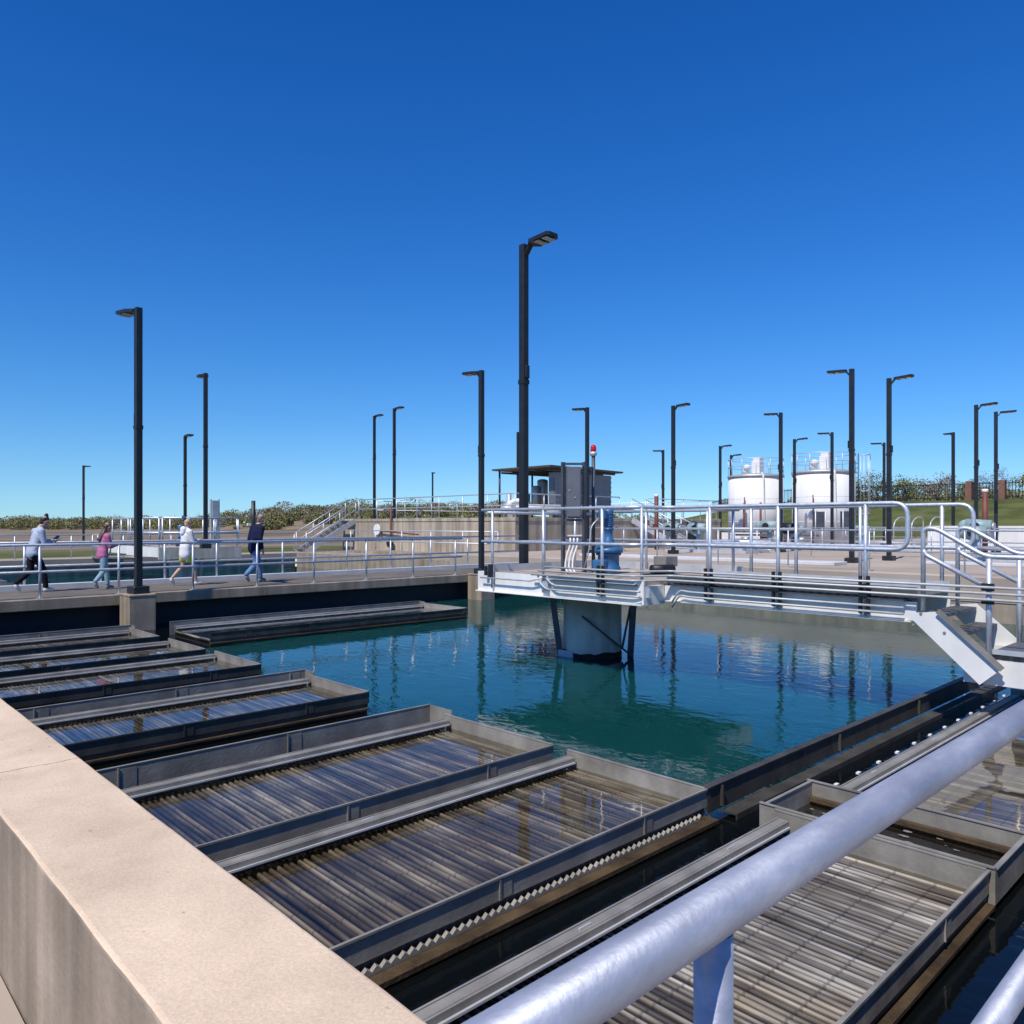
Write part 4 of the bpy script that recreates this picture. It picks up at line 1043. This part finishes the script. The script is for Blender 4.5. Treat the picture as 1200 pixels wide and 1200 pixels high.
for k in range(5):
    x, y = 41.3+.25*k % 1, 19.9+k*.85
    obj('pump', MB().tube([(x, y, .65), (x, y+.45, .65)], .16, 10).box(x-.15, x+.15, y, y+.4, .301, .5), M['redpipe'] if k % 2 else M['silver'], t)
obj('pipe', MB().tube([(41.9, 19.3, .9), (41.9, 24.5, .9)], .06, 8).tube([(41.7, 19.3, 1.15), (41.7, 25.5, 1.15)], .05, 8), M['silver'], t)
t = thing('red_standpipe', 'rusty red standpipe with white cap near the right edge', 'pipe', (33.9, 9.1, .3))
obj('pipe', MB().tube([(33.9, 9.1, .3), (33.9, 9.1, 2.75)], .10, 10), M['redpipe'], t)
obj('cap', MB().tube([(33.9, 9.1, 2.75), (33.9, 9.1, 2.88)], .11, 10), M['tankwhite'], t)
t = thing('red_standpipe', 'rusty red standpipe with white cap by the right tank stairs', 'pipe', (31.0, 21.4, .3))
obj('pipe', MB().tube([(31.0, 22.4, .3), (31.0, 22.4, 2.85)], .1, 10), M['redpipe'], t)
obj('cap', MB().tube([(31.0, 22.4, 2.85), (31.0, 22.4, 2.98)], .11, 10), M['tankwhite'], t)
# white low walls at the right, beyond the deck
tag(obj('low_wall', MB().box(39.2, 39.6, -14, 12.9, .301, 1.45), M['tankwhite']), 'low white wall across the right background', 'wall')
tag(obj('low_wall', MB().box(44.6, 45.0, 24.4, 30, .0, 1.0), M['tankwhite']), 'low white curb wall at the left of the left white tank', 'wall')
t = thing('ladder_rail', 'pale curved handrail group left of the big right lamp post', 'handrail', (44, 15.5, .3))
for k in range(3):
    y = 14.2+k*.9
    obj('rail', MB().tube([(43.5, y, .3), (43.5, y, 1.6), (44.2, y, 1.9), (45.2, y, 1.9), (45.2, y, .3)], .035, 8, fillet=.3), M['alu'], t)
# dark utility post in the field, left of the stairs
t = thing('utility_post', 'short dark utility post with two white lamps left of the tank stairs', 'post', (20.2, 43.2, 0))
obj('post', MB().tube([(20.2, 43.0, -.1), (20.2, 43.0, 2.9)], .12, 8), M['black'], t)
objs('floodlight', MB().box(19.9, 20.08, 43.05, 43.2, 1.45, 1.6).box(20.35, 20.5, 42.8, 42.95, 1.45, 1.6), M['tankwhite'], t)

# ------------------------------------------------------------------ fence and trees on the right bank
t = thing('fence', 'dark metal fence with brick pillars along the top of the grassy bank', 'fence', (99.5, 40, hgt(99.5, 40)))
m = MB()
y = -40.0
while y < 62:
    z = hgt(99.5, y); m.box(99.47, 99.53, y, y+(.06 if y < 28 else .035), z, z+2.0); y += .32 if y < 28 else .2
for a in range(-40, 62, 6):
    for hh in (.25, 1.8): m.bar((99.5, a, hgt(99.5, a)+hh), (99.5, a+6, hgt(99.5, a+6)+hh), .06, .08)
obj('pickets', m, M['black'], t)
for y in (-1.7, 1.6, 4.9, 8.2, 11.5, 14.8, 18.1, 21.5, 24.97, 28.3):
    z = hgt(99.4, y); obj('pillar', MB().box(99.1, 99.9, y-.3, y+.3, z-.1, z+2.1), M['brick'], t)

def tree(x, y, h, cr, n, label, kind='leaf', seed=0, bare=False, grp='trees behind the fence'):
    rg = random.Random(seed); z = hgt(x, y)-.1
    t = thing('tree', label, 'tree', (x, y, z), grp)
    m = MB(); tips = []
    m.tube([(x, y, z), (x+rg.uniform(-.2,.2), y, z+h*.25), (x+rg.uniform(-.3,.3), y+rg.uniform(-.3,.3), z+h*.5)], [.16+h*.012, .13+h*.008, .08], 7)
    def limb(p, d, L, r, lev):
        q = p+d*L*.5+V((rg.gauss(0,.08),rg.gauss(0,.08),0))*L; e = q+(d+V((rg.gauss(0,.25),rg.gauss(0,.25),.15))).normalized()*L*.5
        m.tube([p, q, e], [r, r*.75, r*.5], 5); tips.append(e)
        if lev:
            for _ in range(3 if not bare else 4):
                limb(q.lerp(e, rg.random()), (d+V((rg.gauss(0,.7), rg.gauss(0,.7), rg.gauss(.1,.45)))).normalized(), L*rg.uniform(.5,.75), r*.5, lev-1)
    for k in range(6):
        a = 6.2832*k/6+rg.uniform(-.4,.4)
        limb(V((x, y, z+h*rg.uniform(.08,.42))), V((math.cos(a), math.sin(a), rg.uniform(.35,1.0))).normalized(), h*.36, .07, 2 if not bare else 3)
    obj('trunk', m, M['bark'], t)
    c = MB()
    per = max(3, int(1.8*n)//len(tips))
    for e in tips: c.leaves(e, cr*1.15, cr*1.15, cr*.8, per, .13 if not bare else .08, rg, .8)
    obj('crown', c, M[kind], t)
TR = [(112, 66, 4.6, .75, 700, 'twig'), (108, 46, 5.0, .8, 900, 'leaf'), (111, 49.5, 5.4, .85, 900, 'twig'), (107, 41.5, 5.2, .85, 1100, 'leaf_b'), (109, 38.6, 4.6, .8, 800, 'leaf'), (110, 35, 5.0, .8, 700, 'twig'),
      (113, 31.5, 4.3, .7, 500, 'leaf'), (114, 29.3, 5.6, .6, 250, 'twig'), (112, 24.5, 4.9, .8, 700, 'leaf'), (104, 16.0, 5.2, .8, 900, 'leaf_b'), (106, 13.2, 7.8, .7, 400, 'twig'), (108, 9, 6.2, .9, 900, 'leaf')]
TLB = ['leafless shrubby tree just right of the right white tank ladder', 'pale green tree behind the fence left of the big lamp post', 'grey twiggy tree behind the fence beside a pale green one', 'dense olive tree behind the middle of the fence',
       'small green tree right of the dense olive tree', 'grey brown bare crowned tree behind the fence', 'low green tree left of the brick pillars', 'thin bare tree above the brick pillars', 'bright green tree behind the brick pillars',
       'olive tree at the foot of the tall bare tree at the right edge', 'tall bare branching tree at the right edge of the photo', 'green tree at the very right edge']
for i, (x, y, h, cr, n, k) in enumerate(TR): tree(x, y, h*.82, cr, n, TLB[i], k, 20+i, bare=(i in (7, 10)))

# far scrub woodland: one mass nobody could count
def woodland(name, specs, mats, seed):
    rg = random.Random(seed); m = MB()
    for (t0, t1, a0, a1, n, h0, h1) in specs:
        for _ in range(n):
            tt = rg.uniform(t0, t1); a = rg.uniform(a0, a1)
            p = FW*tt+RT*(a*tt); z = hgt(p.x, p.y); h = rg.uniform(h0, h1)*rg.uniform(.7,1.15)
            m.mi = rg.choice((0,0,1,1,2)); wd = h*rg.uniform(.6,1.1)
            m.leaves((p.x, p.y, z+h*.45), wd, wd, h*.55, int(150+90*h), .21, rg, .5)
            if rg.random() < .5:
                m.mi = 2
                for _ in range(10):
                    q = V((p.x+rg.gauss(0, wd*.4), p.y+rg.gauss(0, wd*.4), z+h*.5))
                    m.tube([q, q+V((rg.gauss(0,.2), rg.gauss(0,.2), h*rg.uniform(.4,.72)))], [.05, .015], 3, caps=False)
    o = obj(name, m, mats); o['kind'] = 'stuff'
    o['label'] = 'band of olive green and grey spring scrub along the horizon'
    return o
woodland('woodland', [(205, 250, -.80, -.36, 120, 2.2, 4.0), (185, 215, -.80, -.38, 50, 2.2, 3.6), (160, 205, -.38, .02, 120, 1.8, 3.8), (115, 155, -.36, -.05, 60, .8, 1.8), (150, 200, .1, .32, 40, 2, 3.2), (122, 150, .32, .72, 110, 1.6, 3.4)], [M['leaf'], M['leaf_b'], M['twig']], 5)

# ------------------------------------------------------------------ people
def skinmesh(chains, vox=.015):
    """tapered tubes along the chains, merged by a voxel remesh into one smooth continuous skin"""
    m = MB()
    for ch in chains:
        P = [(V(p), r if isinstance(r, tuple) else (r, r)) for p, r in ch]
        for (p, ra), (q, rb) in zip(P[:-1], P[1:]):
            d = q-p
            if d.length < 1e-5: continue
            dn = d.normalized(); side = V((0,1,0))-dn*dn.y
            side = side.normalized() if side.length > .05 else V((1,0,0))
            fr = dn.cross(side).normalized()
            rings = []
            for k in range(9):
                t = k/8; t2 = t*t*(3-2*t)
                c = p.lerp(q, t); u = ra[0]*(1-t2)+rb[0]*t2; w_ = ra[1]*(1-t2)+rb[1]*t2
                rings.append([m.bm.verts.new(c+fr*(u*math.cos(6.2832*i/14))+side*(w_*math.sin(6.2832*i/14))) for i in range(14)])
            for x_, y_ in zip(rings[:-1], rings[1:]):
                for i in range(14): m._f([x_[i], x_[(i+1) % 14], y_[(i+1) % 14], y_[i]])
            m._f(rings[0][::-1]); m._f(rings[-1])
        for p, r in P: m.ball(p, min(r)*.98 if r[0] != r[1] else r[0], r[1]*.98, min(r)*.98 if r[0] != r[1] else r[0], 12, 8)
    me = bpy.data.meshes.new('tmp'); bmesh.ops.recalc_face_normals(m.bm, faces=m.bm.faces); m.bm.to_mesh(me); m.bm.free()
    o = bpy.data.objects.new('tmp', me); col.objects.link(o)
    rm = o.modifiers.new('r', 'REMESH'); rm.mode = 'VOXEL'; rm.voxel_size = vox; rm.use_smooth_shade = True
    sm = o.modifiers.new('s', 'SMOOTH'); sm.factor = .5; sm.iterations = 3
    dg = bpy.context.evaluated_depsgraph_get(); dg.update()
    res = bpy.data.meshes.new_from_object(o.evaluated_get(dg))
    bpy.data.objects.remove(o); bpy.data.meshes.remove(me)
    for p in res.polygons: p.use_smooth = True
    return res

def person(label, loc, H_, pose, top, bottom, shoes, hair, hairlen, shorts=False, extra=None, heading=0.0, build=1.0):
    """pose values in metres for a 1.75 m body: x forward, y left, z up"""
    k = H_/1.75
    t = thing('person', label, 'person', loc); t.rotation_euler.z = heading
    P = {n: V(p)*k for n, p in pose.items()}
    def link(name, me, mat):
        me.name = name; me.materials.clear(); me.materials.append(mat)
        o = bpy.data.objects.new(name, me); col.objects.link(o); o.parent = t; return o
    B = build
    def R(r): return r*k*B
    hipL, hipR = P['hipL'], P['hipR']; pel, chest, neck, head = P['pelvis'], P['chest'], P['neck'], P['head']
    fw = V((1,0,0)); hd = P['look'].normalized()
    shL, shR = P['shL'], P['shR']
    crown = head+V((0,0,.07*k))-hd*.01*k
    body = [[(pel, R(.095)), (chest, R(.10)), (neck, .052*k), (head-hd*.005*k-V((0,0,.05*k)), .062*k), (head, .085*k), (crown, .07*k)],
            [(head, .085*k), (head+hd*.085*k-V((0,0,.01*k)), .016*k)],
            [(head-V((0,0,.05*k))-hd*.005*k, .062*k), (head+hd*.06*k-V((0,0,.075*k)), .028*k)]]
    for s in 'LR':
        body.append([(neck-V((0,0,.11*k)), R(.06)), (P['sh'+s]-V((0,0,.02*k)), R(.048)), (P['el'+s], R(.038)), (P['wr'+s], R(.026))])
        h = P['ha'+s]; wv = P['wr'+s]; d = (h-wv).normalized(); side = d.cross(V((0,0,1))); side = side.normalized() if side.length > .01 else V((0,1,0))
        palm = wv+d*.06*k
        body.append([(wv, R(.026)), (palm, (.02*k, .036*k))])
        for q in (-1.5, -.5, .5, 1.5):
            f0 = palm+side*q*.017*k+d*.02*k; L = (.075, .085, .08, .06)[int(q+1.5)]*k
            body.append([(palm, (.02*k, .036*k)), (f0, .0095*k), (f0+d*L*.55-V((0,0,.006*k)), .0085*k), (f0+d*L*.95-V((0,0,.02*k)), .007*k)])
        body.append([(wv, R(.026)), (wv+d*.035*k+side*.03*k, .011*k), (wv+d*.075*k+side*.042*k, .009*k)])
        body.append([(pel-V((0,0,.04*k)), R(.08)), (P['hip'+s], R(.078)), (P['kn'+s], R(.054)), (P['kn'+s].lerp(P['an'+s], .35), R(.053)), (P['an'+s], R(.036)), (P['to'+s], R(.032))])
    link('body', skinmesh(body, .008), M['skin'])
    hem = V((0,0,(.15 if shorts else .06)*k))
    topc = [[(pel-hem, (R(.14), R(.192))), (pel+V((0,0,.05*k)), (R(.13), R(.178))), (pel.lerp(chest, .5), (R(.118), R(.155))), (chest, (R(.12), R(.165))), (neck-V((0,0,.075*k)), (R(.085), R(.13))), (neck-V((0,0,.02*k)), .062*k)]]
    for s in 'LR':
        topc.append([(neck-V((0,0,.10*k)), R(.09)), (P['sh'+s]-V((0,0,.02*k)), R(.075)), (P['el'+s], R(.06)), (P['wr'+s].lerp(P['el'+s], .06), R(.043))])
    link('top', skinmesh(topc), M[top])
    bot = [[(pel+V((0,0,.08*k)), (R(.098), R(.13))), (pel-V((0,0,.05*k)), (R(.11), R(.14)))]]
    for s in 'LR':
        hp = P['hip'+s]; kn = P['kn'+s]; an = P['an'+s]
        ch = [(hp+V((0,0,.0*k)), R(.085)), (hp-V((0,0,.06*k)), R(.092))]
        if shorts: ch += [(hp.lerp(kn, .55), R(.098))]
        else: ch += [(hp.lerp(kn, .5), R(.088)), (kn, R(.07)), (kn.lerp(an, .4), R(.066)), (an+V((0,0,.04*k)).lerp(V((0,0,0)), 0), R(.058))]
        bot.append(ch)
    link('shorts' if shorts else 'trousers', skinmesh(bot), M[bottom])
    for s in 'LR':
        an, to = P['an'+s], P['to'+s]
        heel = an-(to-an).normalized()*.03*k+V((0,0,-.05*k))
        me = skinmesh([[(an+V((0,0,-.01*k)), .043*k), (an+V((0,0,-.045*k)), .045*k), (to.lerp(an, .35), .042*k), (to, .036*k)], [(an+V((0,0,-.045*k)), .045*k), (heel, .036*k)]])
        link('shoe', me, M[shoes])
    up_ = (V((0,0,1))-hd*hd.z).normalized()
    m = [[(head+up_*.075*k-hd*.012*k, .066*k), (head+up_*.03*k-hd*.038*k, .085*k), (head-hd*.052*k-up_*.04*k, .06*k)]]
    if hairlen == 'long':
        m += [[(head-hd*.055*k-V((0,0,.05*k)), .062*k), (neck-hd*.08*k-V((0,0,.06*k)), (.05*k, .085*k)), (chest-V((.15*k,0,0))+V((0,0,.02*k)), (.035*k, .08*k))]]
    if hairlen == 'bun':
        m += [[(head+up_*.10*k-hd*.03*k, .05*k), (head+up_*.155*k-hd*.045*k, .045*k)]]
    link('hair', skinmesh(m), M[hair])
    return t, P, k, link

def walkpose(stride, lean=0.0, headdn=0.0, arms='swing', phase=1):
    lx = lean
    p = dict(pelvis=(0,0,.93), hipL=(0,.09,.90), hipR=(0,-.09,.90), chest=(.03+lx*.7,0,1.28), neck=(.05+lx,0,1.49), head=(.09+lx*1.25+headdn*.08,0,1.62-headdn*.035),
             look=(1,0,-headdn), shL=(.03+lx*.8,.185,1.41), shR=(.03+lx*.8,-.185,1.41))
    f, b_ = ('L', 'R') if phase > 0 else ('R', 'L')
    ys = {'L': .085, 'R': -.085}
    p['kn'+f] = (.20*stride+.03, ys[f], .50); p['an'+f] = (.30*stride, ys[f], .085); p['to'+f] = (.30*stride+.15, ys[f]*1.15, .04)
    p['kn'+b_] = (-.06*stride+.03, ys[b_], .50); p['an'+b_] = (-.38*stride, ys[b_], .19); p['to'+b_] = (-.30*stride, ys[b_]*1.1, .055)
    for s in 'LR':
        sy = .185 if s == 'L' else -.185; sg = 1 if s == 'L' else -1
        if arms == 'hold':
            p['el'+s] = (.10+lx*.6, sy*1.15, 1.12); p['wr'+s] = (.33+lx*.6, sy*.45, 1.17); p['ha'+s] = (.42+lx*.6, sy*.35, 1.19)
        elif arms == 'down':
            p['el'+s] = (-.02+lx*.5, sy*1.25, 1.12); p['wr'+s] = (.06+lx*.3, sy*1.2, .88); p['ha'+s] = (.09+lx*.3, sy*1.15, .79)
        else:
            sw = .16*sg*phase*-1*stride
            p['el'+s] = (sw*.6, sy*1.28, 1.12); p['wr'+s] = (sw+.10, sy*1.25, .90); p['ha'+s] = (sw+.15, sy*1.2, .82)
    return p

HD = math.radians(8)
def put(px, py): return (px, py, 0.008)
a, P, k, link = person('person in a grey blue sweater and black trousers looking down at a device', put(4.16, 19.75), 1.70, walkpose(.8, .10, .5, 'hold', -1), 'c_sweat', 'c_black', 'c_shoe', 'hair_black', 'bun', heading=HD)
h = P['haL'].lerp(P['haR'], .5)+V((.02,0,.02))
o = obj('tablet', MB().bar(h-V((.0,.09,.03)), h+V((0,.09,.03)), .012, .16, up=(.7,0,.7)), M['grey_panel'], None)
o.location = a.location+Matrix.Rotation(HD, 3, 'Z') @ V((0,0,0)); o.rotation_euler.z = HD
tag(o, 'grey tablet held by the person in the grey blue sweater', 'tablet')
a, P, k, link = person('girl in a pink jumper and light jeans with long brown hair', put(5.52, 19.55), 1.54, walkpose(.55, .02, .25, 'hold', 1), 'c_pink', 'c_ljean', 'c_gshoe', 'hair_brown', 'long', heading=HD)
a, P, k, link = person('woman in a white hoodie and lime shorts with blond hair and a blue cap', put(7.35, 19.4), 1.66, walkpose(.85, .0, .1, 'hold', -1), 'c_white', 'c_lime', 'c_shoe', 'hair_blond', 'short', shorts=True, heading=HD)
me = skinmesh([[(P['head']+V((-.10,.02,.12))*k, .05*k), (P['head']+V((-.12,.05,.16))*k, .045*k)]])
link('hood', skinmesh([[(P['neck']+V((-.10,0,-.02))*k, (.07*k,.10*k)), (P['neck']+V((-.13,0,-.14))*k, (.045*k,.08*k))]]), M['c_white'])
link('cap', me, M['c_blue'])
a, P, k, link = person('man in a navy jacket and blue jeans walking at the right of the group', put(9.05, 19.2), 1.76, walkpose(.75, .06, .35, 'down', 1), 'c_navy', 'c_jean', 'c_gshoe', 'hair_grey', 'short', heading=HD, build=1.1)
